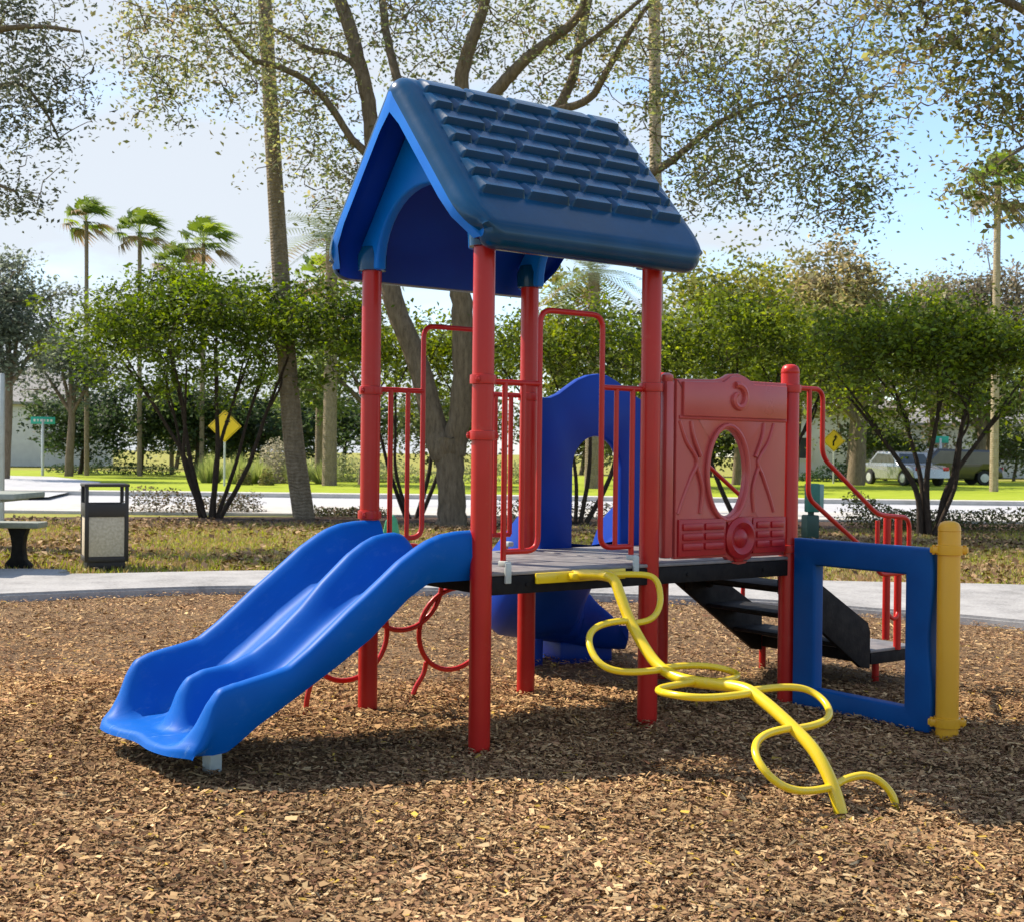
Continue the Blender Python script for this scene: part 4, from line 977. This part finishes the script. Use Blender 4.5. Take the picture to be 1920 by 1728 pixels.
# ---- trees far beyond the road
def far_tree(name, label, px, D, ztop, halfw, z0, pal, ncl=60, per=50, leaf=.3, group='trees beyond the road', sig=None, trunk_r=.2, bark='oakbark', nl=6):
    b = place(px, D); zc = (z0+ztop)/2; hz = (ztop-z0)/2; L = []
    for k in range(nl):
        x = (rng.random()*2-1)*halfw*.6; c = b+RT*x+FW*(rng.random()-.5)*halfw; c[2] = zc+(rng.random()-.45)*hz*.9; L.append((c, (halfw*.5, halfw*.5, hz*.5), 1))
    c0 = b.copy(); c0[2] = zc; L.append((c0, (halfw, halfw*.7, hz), 2.5))
    t = c0.copy(); t[2] = zc+hz*.4
    m_ = b*.5+t*.5+RT*halfw*.06
    limbs = [([b+np.array([0, 0, -.1]), m_, t], [trunk_r, trunk_r*.7, trunk_r*.25])]
    for k in range(4):
        e = c0+RT*(k-1.5)*halfw*.45; e[2] = zc+hz*.3*rng.random(); limbs.append(([m_, m_*.5+e*.5, e], [trunk_r*.5, trunk_r*.35, trunk_r*.15]))
    return tree(name, b, label, 'tree', limbs, L, ncl, per, sig or halfw*.13, leaf, pal, bark, group, twig=trunk_r*.25, lseg=7)
TAN = [(0.24, 0.22, 0.085), (0.31, 0.27, 0.12), (0.20, 0.21, 0.07), (0.28, 0.23, 0.13)]
YG = [(0.16, 0.20, 0.03), (0.22, 0.25, 0.04), (0.12, 0.15, 0.03), (0.24, 0.22, 0.06)]
GG = [(0.12, 0.14, 0.10), (0.17, 0.19, 0.13), (0.09, 0.11, 0.08)]
DK = [(0.025, 0.045, 0.020), (0.04, 0.065, 0.022), (0.05, 0.085, 0.025), (0.02, 0.035, 0.02)]
far_tree('shade_tree', 'yellow-green airy tree right of the blue roof, above the broad clipped tree', 1380, 52, 9.8, 3.6, 2.5, YG, 230, 75, .22)
far_tree('shade_tree', 'tan leafless-looking tree left of the pale thin palm, on the skyline', 1590, 62, 11.2, 4.2, 2.5, TAN, 260, 95, .24)
far_tree('shade_tree', 'low tan tree on the skyline between the yellow-green tree and the tan one', 1490, 66, 10.6, 3.2, 2.0, TAN, 200, 95, .24)
far_tree('shade_tree', 'grey-tan bare tree directly behind the thin pale palm at the right', 1850, 66, 11.8, 3.8, 2.5, [(0.22, 0.19, 0.13), (0.18, 0.18, 0.10), (0.26, 0.22, 0.16)], 240, 90, .22)
far_tree('shade_tree', 'low grey-tan tree on the skyline just left of the thin pale palm', 1740, 72, 11.0, 3.6, 2.0, [(0.22, 0.19, 0.11), (0.18, 0.18, 0.09)], 210, 90, .24)
far_tree('shade_tree', 'yellow-green tree seen under the roof, behind the back red post', 1050, 50, 9.3, 2.2, 2.5, YG, 80, 50, .2)
far_tree('shade_tree', 'misty grey-green tree at the left edge below the sparse twigs', 8, 48, 8.8, 2.6, 2.7, GG, 220, 60, .16)
far_tree('shade_tree', 'lower misty grey-green tree beside the one at the left edge', 128, 54, 6.4, 2.0, 3.0, GG, 130, 60, .16)
far_tree('shade_tree', 'green tree behind the left red posts and the forked trunk', 680, 46, 7.2, 3.4, 1.6, [(0.06, 0.10, 0.03), (0.10, 0.14, 0.04), (0.14, 0.18, 0.05)], 100, 50, .2)
far_tree('shade_tree', 'green tree filling the gap right of the blue slide arch', 1230, 48, 6.9, 3.6, 1.4, [(0.07, 0.11, 0.03), (0.12, 0.16, 0.04), (0.16, 0.19, 0.06)], 110, 50, .2)
far_tree('shade_tree', 'pale-trunked tree standing right of the right-hand yellow sign', 1603, 54, 6.5, 3.0, 2.6, [(0.08, 0.12, 0.03), (0.13, 0.17, 0.05)], 80, 46, .2, trunk_r=.42)
far_tree('shade_tree', 'large green tree behind the two parked cars', 1830, 64, 6.6, 4.6, 2.4, [(0.08, 0.12, 0.03), (0.13, 0.17, 0.05)], 100, 50, .24, trunk_r=.3)
far_tree('evergreen_bush', 'mid-green bush behind the silver car', 1660, 66, 3.2, 2.6, .3, [(0.06, 0.09, 0.03), (0.10, 0.13, 0.05)], 70, 55, .2, trunk_r=.1, group='mid-green bushes behind the cars')
far_tree('evergreen_bush', 'mid-green bush at the right edge behind the black car', 1900, 70, 3.6, 3.0, .3, [(0.06, 0.09, 0.03), (0.10, 0.13, 0.05)], 80, 55, .2, trunk_r=.1, group='mid-green bushes behind the cars')
MG = [(0.07, 0.10, 0.035), (0.11, 0.145, 0.05), (0.15, 0.17, 0.06), (0.05, 0.075, 0.03)]
for px, D, zt, hw, lab in ((560, 78, 5.2, 4.2, 'soft green tree mass behind the round pale bush and leaning palm trunk'), (830, 80, 5.6, 4.6, 'soft green tree mass behind the forked oak trunk'), (1090, 78, 5.0, 4.2, 'soft green tree mass seen through the blue slide arch'), (1330, 76, 5.4, 4.0, 'soft green tree mass seen through the oval window'), (330, 84, 5.4, 4.4, 'soft green tree mass behind the dark evergreens at the left')):
    far_tree('shade_tree', lab, px, D, zt, hw, .2, MG, 130, 60, .26, group='soft green trees closing the view', trunk_r=.16)
# dense dark evergreens behind the road junction
for px, D, zt, hw, lab in ((150, 60, 4.0, 2.6, 'dark evergreen bush behind the green street name sign'), (262, 58, 4.5, 2.4, 'dark evergreen bush second from the left, behind the litter bin'), (365, 57, 4.3, 2.4, 'dark evergreen bush behind the stems of the umbrella tree'), (468, 58, 3.9, 2.2, 'dark evergreen bush just right of the left yellow sign'), (640, 58, 4.3, 2.6, 'dark evergreen bush between the leaning palm trunk and the left red post')):
    far_tree('evergreen_bush', lab, px, D, zt, hw, .5, DK, 90, 60, .2, group='dark evergreen bushes across the road', trunk_r=.12, bark='darkbark')

# ---- low hedges and clumps
def hedge(name, label, pts, h, w, pal, n, leaf=.05, cat='hedge', group=None):
    """a low row of foliage along ground points"""
    pts = [np.array(p) for p in pts]; b = pts[len(pts)//2].copy(); b[2] = 0
    k = rng.integers(0, len(pts)-1, n); t = rng.random((n, 1)); P0 = np.array(pts)[k]; P1 = np.array(pts)[k+1]; c = P0*(1-t)+P1*t
    ph = c[:, 0]*2.1+c[:, 1]*1.7; hh = h*(.72+.2*np.sin(ph*1.3)+.12*np.sin(ph*3.1))
    d = P1-P0; d /= np.linalg.norm(d, axis=1, keepdims=True); s = np.stack([-d[:, 1], d[:, 0], 0*d[:, 0]], 1)
    a = rng.random((n, 1))*PI; q = rng.random((n, 1))**.45
    c = c + s*np.cos(a)*q*w*.5; c[:, 2] = (np.sin(a)*q)[:, 0]*hh+.03
    V, Fq = leaf_quads(c-b, leaf, leaf*.55, up=.5)
    o = mesh_np(name, V, Fq, 'leaf', leaf_cols(n, pal)); o.location = b
    tag(o, label, cat, group); return o
hedge('low_hedge', 'low brownish hedge at the foot of the umbrella tree, right of the litter bin', [place(250, 24.6), place(330, 24.4), place(430, 24.6), place(470, 25.2)], .62, .9, [(0.05, 0.06, 0.03), (0.09, 0.075, 0.045), (0.13, 0.10, 0.06)], 2600)
hedge('low_hedge', 'low green hedge below the crooked stems at the right', [place(1590, 22.5), place(1690, 21.8), place(1800, 21.6), place(1960, 21.4)], .62, 1.0, [(0.06, 0.08, 0.025), (0.10, 0.12, 0.035), (0.11, 0.085, 0.05)], 5200)
hedge('low_hedge', 'low hedge glimpsed between the guard rails and the blue arch', [place(930, 24.0), place(1050, 23.8), place(1200, 23.5)], .35, .7, [(0.05, 0.06, 0.03), (0.09, 0.075, 0.045)], 1600)
hedge('flower_border', 'straggly border plants between the leaning palm trunk and the left red post', [place(590, 23.8), place(660, 23.8), place(720, 24.2)], .3, .6, [(0.06, 0.075, 0.03), (0.12, 0.09, 0.06)], 1500, cat='border plants')
hedge('clipped_hedge', 'pale green clipped hedge across the road, right of the round pale bush', [place(575, 50), place(650, 50), place(760, 50), place(960, 50), place(1060, 51)], 1.15, 1.6, [(0.22, 0.25, 0.12), (0.28, 0.30, 0.16), (0.17, 0.21, 0.08)], 9000, leaf=.1)
hedge('clipped_hedge', 'dark low hedge along the lawn edge behind the green street name sign', [place(95, 63), place(200, 61), place(330, 59)], .75, 1.0, DK, 2600, leaf=.1)
hedge('clipped_hedge', 'dark rounded hedge on the lawn at the foot of the right yellow sign', [place(1500, 62), place(1560, 61), place(1600, 61)], 1.0, 1.2, [(0.03, 0.06, 0.03), (0.05, 0.09, 0.04)], 1500, leaf=.12)
def bush(name, label, px, D, r, h, pal, n, leaf, cat='bush', group=None, blades=False):
    b = place(px, D)
    if not blades:
        d = rand_dirs(n); d[:, 2] = abs(d[:, 2]); q = rng.random((n, 1))**.4; c = d*q*np.array([r, r, h]); c[:, 2] += .05
        V, Fq = leaf_quads(c, leaf, leaf*.55); o = mesh_np(name, V, Fq, 'leaf', leaf_cols(n, pal))
    else:
        a = rng.random(n)*2*PI; q = rng.random(n)**.6; rt = np.stack([np.cos(a)*q*r*.35, np.sin(a)*q*r*.35, 0*a], 1)
        tp = np.stack([np.cos(a)*q*r, np.sin(a)*q*r, h*(.55+.45*rng.random(n))*(1.05-.45*q)], 1); s = np.stack([-np.sin(a), np.cos(a), 0*a], 1)*leaf
        V = np.stack([rt-s, rt+s, tp], 1).reshape(-1, 3); o = mesh_np(name, V, np.arange(n*3).reshape(n, 3), 'leaf', leaf_cols(n, pal, 3))
    o.location = b; tag(o, label, cat, group); return o
bush('round_bush', 'round pale grey bush on the lawn, left of the leaning palm trunk', 520, 47, .85, 1.7, [(0.24, 0.23, 0.16), (0.30, 0.28, 0.20)], 2600, .1)
for i, (px, D, lab) in enumerate(((448, 45, 'tall pale grass clump nearest the left yellow sign'), (482, 46, 'tall pale grass clump second to the right of the left yellow sign'), (560, 46, 'tall pale grass clump just left of the leaning palm trunk'), (610, 46, 'tall pale grass clump just right of the leaning palm trunk'), (395, 46, 'tall pale grass clump behind the stems of the umbrella tree'))):
    bush('grass_clump', lab, px, D, .75, 1.15 if i % 2 else 1.35, [(0.26, 0.32, 0.10), (0.34, 0.38, 0.15), (0.20, 0.27, 0.07)], 900, .018, cat='grass clump', group='ornamental grass clumps on the far lawn', blades=True)
for px, D, lab in ((458, 43.5, 'small brown-green shrub in front of the pale grasses, left one'), (500, 43.5, 'small brown-green shrub in front of the pale grasses, right one')):
    bush('small_shrub', lab, px, D, .28, .62, [(0.12, 0.14, 0.04), (0.16, 0.15, 0.06)], 500, .08, group='small shrubs in front of the pale grasses')

# ================================================================== STREET FURNITURE
def yaw_to(b):      # angle that turns a thing's own -Y face towards the camera
    d = CAM-np.array(b); return math.atan2(d[1], d[0])+PI/2
CY = -YAW           # things lined up with the view: local x to the right, local y away
# ---- litter bin
b = place(197, 13.15, 0)
lb = empty('litter_bin', b, 'square dark brown litter bin with tan pebbled side panels beside the walk', 'litter bin', rz=CY+.42)
W = .42
MB().box((0, 0, .045), (W-.05, W-.05, .09), bevel=.008).build('base', 'brown', lb)
fr_ = MB()
for sx in (-1, 1):
    for sy in (-1, 1): fr_.box((sx*(W/2-.016), sy*(W/2-.016), .46), (.036, .036, .76), bevel=.004)
for z, h in ((.105, .05), (.60, .13)):
    for s in (-1, 1):
        fr_.box((0, s*(W/2-.009), z), (W-.06, .022, h), bevel=.003); fr_.box((s*(W/2-.009), 0, z), (.022, W-.06, h), bevel=.003)
fr_.build('frame', 'brown', lb)
for s in (-1, 1):
    MB().box((0, s*(W/2-.016), .333), (W-.075, .016, .40), bevel=.003).build('side_panel', 'sand', lb); MB().box((s*(W/2-.016), 0, .333), (.016, W-.075, .40), bevel=.003).build('side_panel', 'sand', lb)
MB().box((0, 0, .85), (W+.02, W+.02, .03), bevel=.008).build('lid', 'brown', lb)
MB().lathe([(.15, .12), (.155, .60), (.145, .60), (.14, .12)], (0, 0, 0), 24, cap=False).build('liner', 'black', lb)
# ---- picnic table, mostly outside the frame on the left
b = P(-5.38, 12.3)
pt = empty('picnic_table', b, 'grey picnic table with a slab bench on curved black legs at the left edge', 'picnic table', rz=CY)
t_ = MB(); t_.box((-.15, 0, .765), (1.85, .80, .055), bevel=.012); t_.box((-.19, 0, .725), (1.65, .70, .03), bevel=.008); t_.build('tabletop', 'tabletop', pt)
for s in (-1, 1):
    MB().box((-.15, s*.66, .445), (1.62, .28, .06), bevel=.012).build('bench', 'tabletop', pt)
    for x in (-.72, .42):
        MB().prism([(x-.10, .415), (x+.10, .415), (x+.07, .33), (x+.055, .22), (x+.07, .10), (x+.13, .04), (x+.13, .0), (x-.13, .0), (x-.12, .06), (x-.07, .12), (x-.055, .22), (x-.07, .33)], .12, 'xz', s*.66, bevel=.012).build('bench_leg', 'black', pt)
for x in (-.6, .3): MB().prism([(x-.16, .71), (x+.16, .71), (x+.08, .6), (x+.08, .12), (x+.2, .0), (x-.2, .0), (x-.08, .12), (x-.08, .6)], .12, 'xz', 0, bevel=.012).build('leg', 'black', pt)
# ---- pale post at the very left edge
b = place(3, 20.0); lp = MB().lathe([(.05, -.1), (.045, 1.3), (.04, 2.35), (.03, 2.37)], (0, 0, 0), 14)
o = lp.build('marker_post', 'signback'); o.location = b; tag(o, 'slim pale grey post standing at the very left edge', 'post')
# ---- street name signs
def street_sign(px, D, h, wide, label, marks=True):
    b = place(px, D); r_ = empty('street_sign', b, label, 'street sign', rz=yaw_to(b))
    MB().lathe([(.06, -.1), (.06, h), (.05, h+.02)], (0, 0, 0), 12).build('pole', 'signback', r_)
    bl = MB().box((0, -.02, h-.04), (wide, .03, .30), bevel=.01).build('name_blade', 'signgreen', r_)
    if marks:
        x = -wide*.40
        for w_ in (.10, .07, .12, .05, .09, .10):       # the lettering is only a pale smear at this distance
            MB().box((x+w_/2, -.038, h-.04), (w_*.8, .006, .10)).build('letter', 'trim', bl); x += w_+.05
street_sign(80, 55, 2.44, .98, 'green street name sign on a pale pole at the junction on the left')
street_sign(1763, 58, 2.1, .7, 'small green street name sign among the crooked stems at the right', False)
# ---- yellow warning diamonds
def warn(px, D, zc, half, label):
    b = place(px, D); r_ = empty('warning_sign', b, label, 'warning sign', rz=yaw_to(b))
    MB().lathe([(.035, -.1), (.035, zc+half*.6)], (0, 0, 0), 10).build('pole', 'signback', r_)
    pl = MB().prism([(0, zc-half), (half, zc), (0, zc+half), (-half, zc)], .02, 'xz', -.045, bevel=.004).build('diamond_plate', 'signyellow', r_)
    mk = MB(); k = half
    q = .93; w_ = .90
    o_ = [(0, zc-k*q), (k*q, zc), (0, zc+k*q), (-k*q, zc)]; i_ = [(0, zc-k*w_), (k*w_, zc), (0, zc+k*w_), (-k*w_, zc)]
    mk.holed(o_, i_, .006, 'xz', -.058)
    # bent arrow
    mk.prism([(-k*.10, zc-k*.48), (k*.04, zc-k*.48), (k*.04, zc-k*.12), (k*.22, zc+k*.10), (k*.22, zc+k*.24), (k*.34, zc+k*.24), (k*.15, zc+k*.50), (-k*.04, zc+k*.24), (k*.08, zc+k*.24), (k*.08, zc+k*.16), (-k*.10, zc-k*.05)], .006, 'xz', -.058)
    mk.build('bent_arrow', 'black', pl)
warn(421, 42, 2.0, .53, 'yellow diamond warning sign seen between the stems of the umbrella tree')
warn(1563, 57, 1.95, .50, 'yellow diamond warning sign seen right of the red handrail')
# ---- green waste station and small green lid
b = place(1524, 18.9); ws = empty('waste_station', b, 'teal green waste bag station on a dark post behind the handrails', 'waste station', rz=CY+.25)
MB().box((-.02, 0, .38), (.07, .07, .78), bevel=.006).build('post', 'darkgreen', ws); MB().box((-.04, -.02, .20), (.20, .20, .34), bevel=.02).build('bin', 'darkgreen', ws)
MB().box((-.02, -.03, .62), (.18, .16, .42), bevel=.02).build('dispenser', 'teal', ws); MB().box((.10, -.03, .62), (.07, .15, .40), bevel=.012).build('side_door', 'tealpale', ws)
b = place(735, 17.5); gl = empty('valve_cover', b, 'small bright green wedge-shaped cover on the grass behind the left guard rail', 'cover', rz=CY)
gm = MB(); gm.prism([(-.13, 0), (.13, 0), (.075, .30), (.03, .36), (-.02, .36), (-.075, .28)], .2, 'xz', 0, bevel=.025); gm.build('cover', 'plate', gl)
MB().box((0, -.115, .12), (.12, .012, .012), bevel=.003).build('cover_handle', 'darkgreen', gl)
# ---- parked cars
def car(label, px, D, rz, paint, L=4.5, h=1.45, cab=((-.95, .86), (-.55, 1.40), (.75, 1.45), (1.5, .92)), suv=False):
    b = place(px, D, .05); r_ = empty('parked_car', b, label, 'car', rz=rz, group='cars parked beyond the road')
    hl = L/2
    body = [(-hl, .35), (-hl+.03, .72), (-hl+.35, .86), (cab[0][0], .90)] + list(cab[1:3]) + [(cab[3][0], .95), (hl-.15, .90), (hl, .68), (hl-.02, .33), (1.85, .28), (1.75, .5), (1.5, .66), (1.2, .66), (.97, .5), (.9, .26), (-.95, .26), (-1.02, .5), (-1.25, .66), (-1.55, .66), (-1.78, .5), (-1.86, .3)]
    MB().prism(body, 1.72, 'xz', 0, bevel=.07, seg=3).build('body', paint, r_)
    for s in (-1, 1):
        w_ = [(cab[0][0]+.22, .95), (cab[1][0]+.06, cab[1][1]-.1), (cab[2][0]-.06, cab[2][1]-.1), (cab[3][0]-.28, .97)]
        MB().prism(w_, .012, 'xz', s*.862).build('side_window', 'glass', r_)
    c0, c1 = cab[0], cab[1]; m_ = MB(); n = (c1[1]-.9, -(c1[0]-c0[0])); q = math.hypot(*n); off = (-n[0]/q*.008, -n[1]/q*.008)
    for (a, bb) in (((c0[0]+.06, .97), (c1[0]-.05, c1[1]-.08)), ((cab[3][0]-.06, 1.0), (cab[2][0]+.06, cab[2][1]-.08))):
        sg = -1 if a[0] < 0 else 1
        m_ = MB(); m_.add([(a[0]+sg*.03, -.68, a[1]+.02), (a[0]+sg*.03, .68, a[1]+.02), (bb[0]+sg*.03, .6, bb[1]+.02), (bb[0]+sg*.03, -.6, bb[1]+.02)], [(0, 1, 2, 3)]); m_.build('windscreen' if sg > 0 else 'rear_window', 'glass', r_)
    for x in (-1.4, 1.36):
        for s in (-1, 1):
            w = MB().lathe([(.2, -.1), (.31, -.1), (.33, -.07), (.33, .07), (.31, .1), (.2, .1)], (x, s*.80, .33), 20, axis='y').build('wheel', 'tyre', r_)
            MB().lathe([(.2, -.005), (.19, .012), (.05, .02), (.001, .02)], (x, s*.895, .33), 16, axis='y', cap=False).build('rim', 'signback', w)
    for s in (-1, 1):
        MB().box((hl-.02, s*.62, .70), (.08, .34, .13), bevel=.03).build('headlight', 'trim', r_); MB().box((-hl+.02, s*.66, .72), (.06, .26, .15), bevel=.02).build('tail_light', 'lamp_red', r_)
car('silver parked car seen end-on behind the crooked stems', 1694, 56, CY+PI/2+.25, 'silver')
car('black parked car side-on, right of the silver one', 1775, 58, CY+PI, 'carblack', cab=((-1.9, .86), (-1.75, 1.55), (.65, 1.6), (1.35, .98)))
# ---- houses
def house(label, px, D, w, dp, hw, hr_, rz, wall='wall', wins=3):
    b = place(px, D, .03); r_ = empty('house', b, label, 'house', rz=rz)
    MB().box((0, 0, hw/2), (w, dp, hw), bevel=.02).build('wall', wall, r_)
    e = .5; rf = MB(); rf.add([(-w/2-e, -dp/2-e, hw), (w/2+e, -dp/2-e, hw), (w/2+e, dp/2+e, hw), (-w/2-e, dp/2+e, hw), (-w/2+dp*.45, 0, hw+hr_), (w/2-dp*.45, 0, hw+hr_), (-w/2-e, -dp/2-e, hw-.18), (w/2+e, -dp/2-e, hw-.18), (w/2+e, dp/2+e, hw-.18), (-w/2-e, dp/2+e, hw-.18)],
       [(0, 1, 5, 4), (1, 2, 5), (2, 3, 4, 5), (3, 0, 4), (0, 6, 7, 1), (1, 7, 8, 2), (2, 8, 9, 3), (3, 9, 6, 0), (6, 9, 8, 7)])
    rf.build('roof', 'rooftile', r_, sharp=20)
    for k in range(wins):
        x = -w/2+w*(k+.5)/wins; 
        f_ = MB().holed([(x-.7, 1.0), (x+.7, 1.0), (x+.7, 2.4), (x-.7, 2.4)], [(x-.6, 1.1), (x+.6, 1.1), (x+.6, 2.3), (x-.6, 2.3)], .10, 'xz', -dp/2-.03).build('window', 'trim', r_)
        MB().box((x, -dp/2-.012, 1.7), (1.2, .02, 1.2)).build('pane', 'glass', f_)
house('pale stucco house with a grey roof behind the bushes at the far left', -20, 88, 15, 9, 4.2, 2.6, CY+.15, 'wall', 3)
house('white house behind the right-hand yellow sign', 1545, 80, 8, 9, 4.0, 2.0, CY-.1, 'wall2', 2)
house('pale house behind the two parked cars', 1830, 86, 13, 9, 3.4, 2.0, CY+.05, 'wall', 3)

# ================================================================== LIGHT AND SKY
EL = math.radians(48); sx_, sy_ = -.36, .68; q = math.hypot(sx_, sy_)
SD = Vector((sx_/q*math.cos(EL), sy_/q*math.cos(EL), math.sin(EL)))      # towards the sun
sl_ = bpy.data.lights.new('sun', 'SUN'); sl_.energy = 4.4; sl_.angle = math.radians(.55); sl_.color = (1, .90, .76)
so = bpy.data.objects.new('sun', sl_); COL.objects.link(so); so.rotation_euler = SD.to_track_quat('Z', 'Y').to_euler(); so.location = (-8, 12, 20)
w = bpy.data.worlds.new('World'); scene.world = w; w.use_nodes = True
nt = w.node_tree; N = nt.nodes; L = nt.links; bg = N['Background']
sky = N.new('ShaderNodeTexSky'); sky.sky_type = 'NISHITA'; sky.sun_disc = False; sky.sun_elevation = EL; sky.sun_rotation = math.atan2(SD.x, SD.y)
sky.air_density = 1.0; sky.dust_density = .4; sky.ozone_density = 3.2
tc = N.new('ShaderNodeTexCoord'); mp_ = N.new('ShaderNodeMapping'); mp_.inputs['Scale'].default_value = (1, 1, 3.2)
L.new(tc.outputs['Generated'], mp_.inputs['Vector'])
n1 = N.new('ShaderNodeTexNoise'); n1.inputs['Scale'].default_value = 3.4; n1.inputs['Detail'].default_value = 9; n1.inputs['Roughness'].default_value = .55; n1.inputs['Distortion'].default_value = .3
L.new(mp_.outputs['Vector'], n1.inputs['Vector'])
# a bank of bright cloud stands in the west, on the sun's side
cd = place(120, 10)-CAM; cd = Vector((cd[0], cd[1], 1.6)).normalized()
dt = N.new('ShaderNodeVectorMath'); dt.operation = 'DOT_PRODUCT'; dt.inputs[1].default_value = cd
nm = N.new('ShaderNodeVectorMath'); nm.operation = 'NORMALIZE'; L.new(tc.outputs['Generated'], nm.inputs[0]); L.new(nm.outputs['Vector'], dt.inputs[0])
mr = N.new('ShaderNodeMapRange'); mr.interpolation_type = 'SMOOTHSTEP'; mr.inputs['From Min'].default_value = .94; mr.inputs['From Max'].default_value = 1.0; mr.inputs['To Max'].default_value = .20
L.new(dt.outputs['Value'], mr.inputs['Value'])
ad = N.new('ShaderNodeMath'); ad.operation = 'ADD'; L.new(n1.outputs['Fac'], ad.inputs[0]); L.new(mr.outputs['Result'], ad.inputs[1])
cr = N.new('ShaderNodeMapRange'); cr.interpolation_type = 'SMOOTHSTEP'; cr.inputs['From Min'].default_value = .43; cr.inputs['From Max'].default_value = .66; cr.inputs['To Min'].default_value = .06; cr.inputs['To Max'].default_value = .95
L.new(ad.outputs['Value'], cr.inputs['Value'])
mx = N.new('ShaderNodeMixRGB'); L.new(cr.outputs['Result'], mx.inputs['Fac']); L.new(sky.outputs['Color'], mx.inputs['Color1']); mx.inputs['Color2'].default_value = (3.0, 3.2, 3.45, 1)
L.new(mx.outputs['Color'], bg.inputs['Color']); bg.inputs['Strength'].default_value = .148
vs = scene.view_settings; vs.view_transform = 'Standard'; vs.look = 'None'; vs.exposure = .85; vs.gamma = 1; vs.use_curve_mapping = False
scene.cycles.max_bounces = 8; scene.cycles.diffuse_bounces = 4; scene.cycles.glossy_bounces = 3; scene.cycles.transparent_max_bounces = 6; scene.cycles.caustics_reflective = False; scene.cycles.caustics_refractive = False
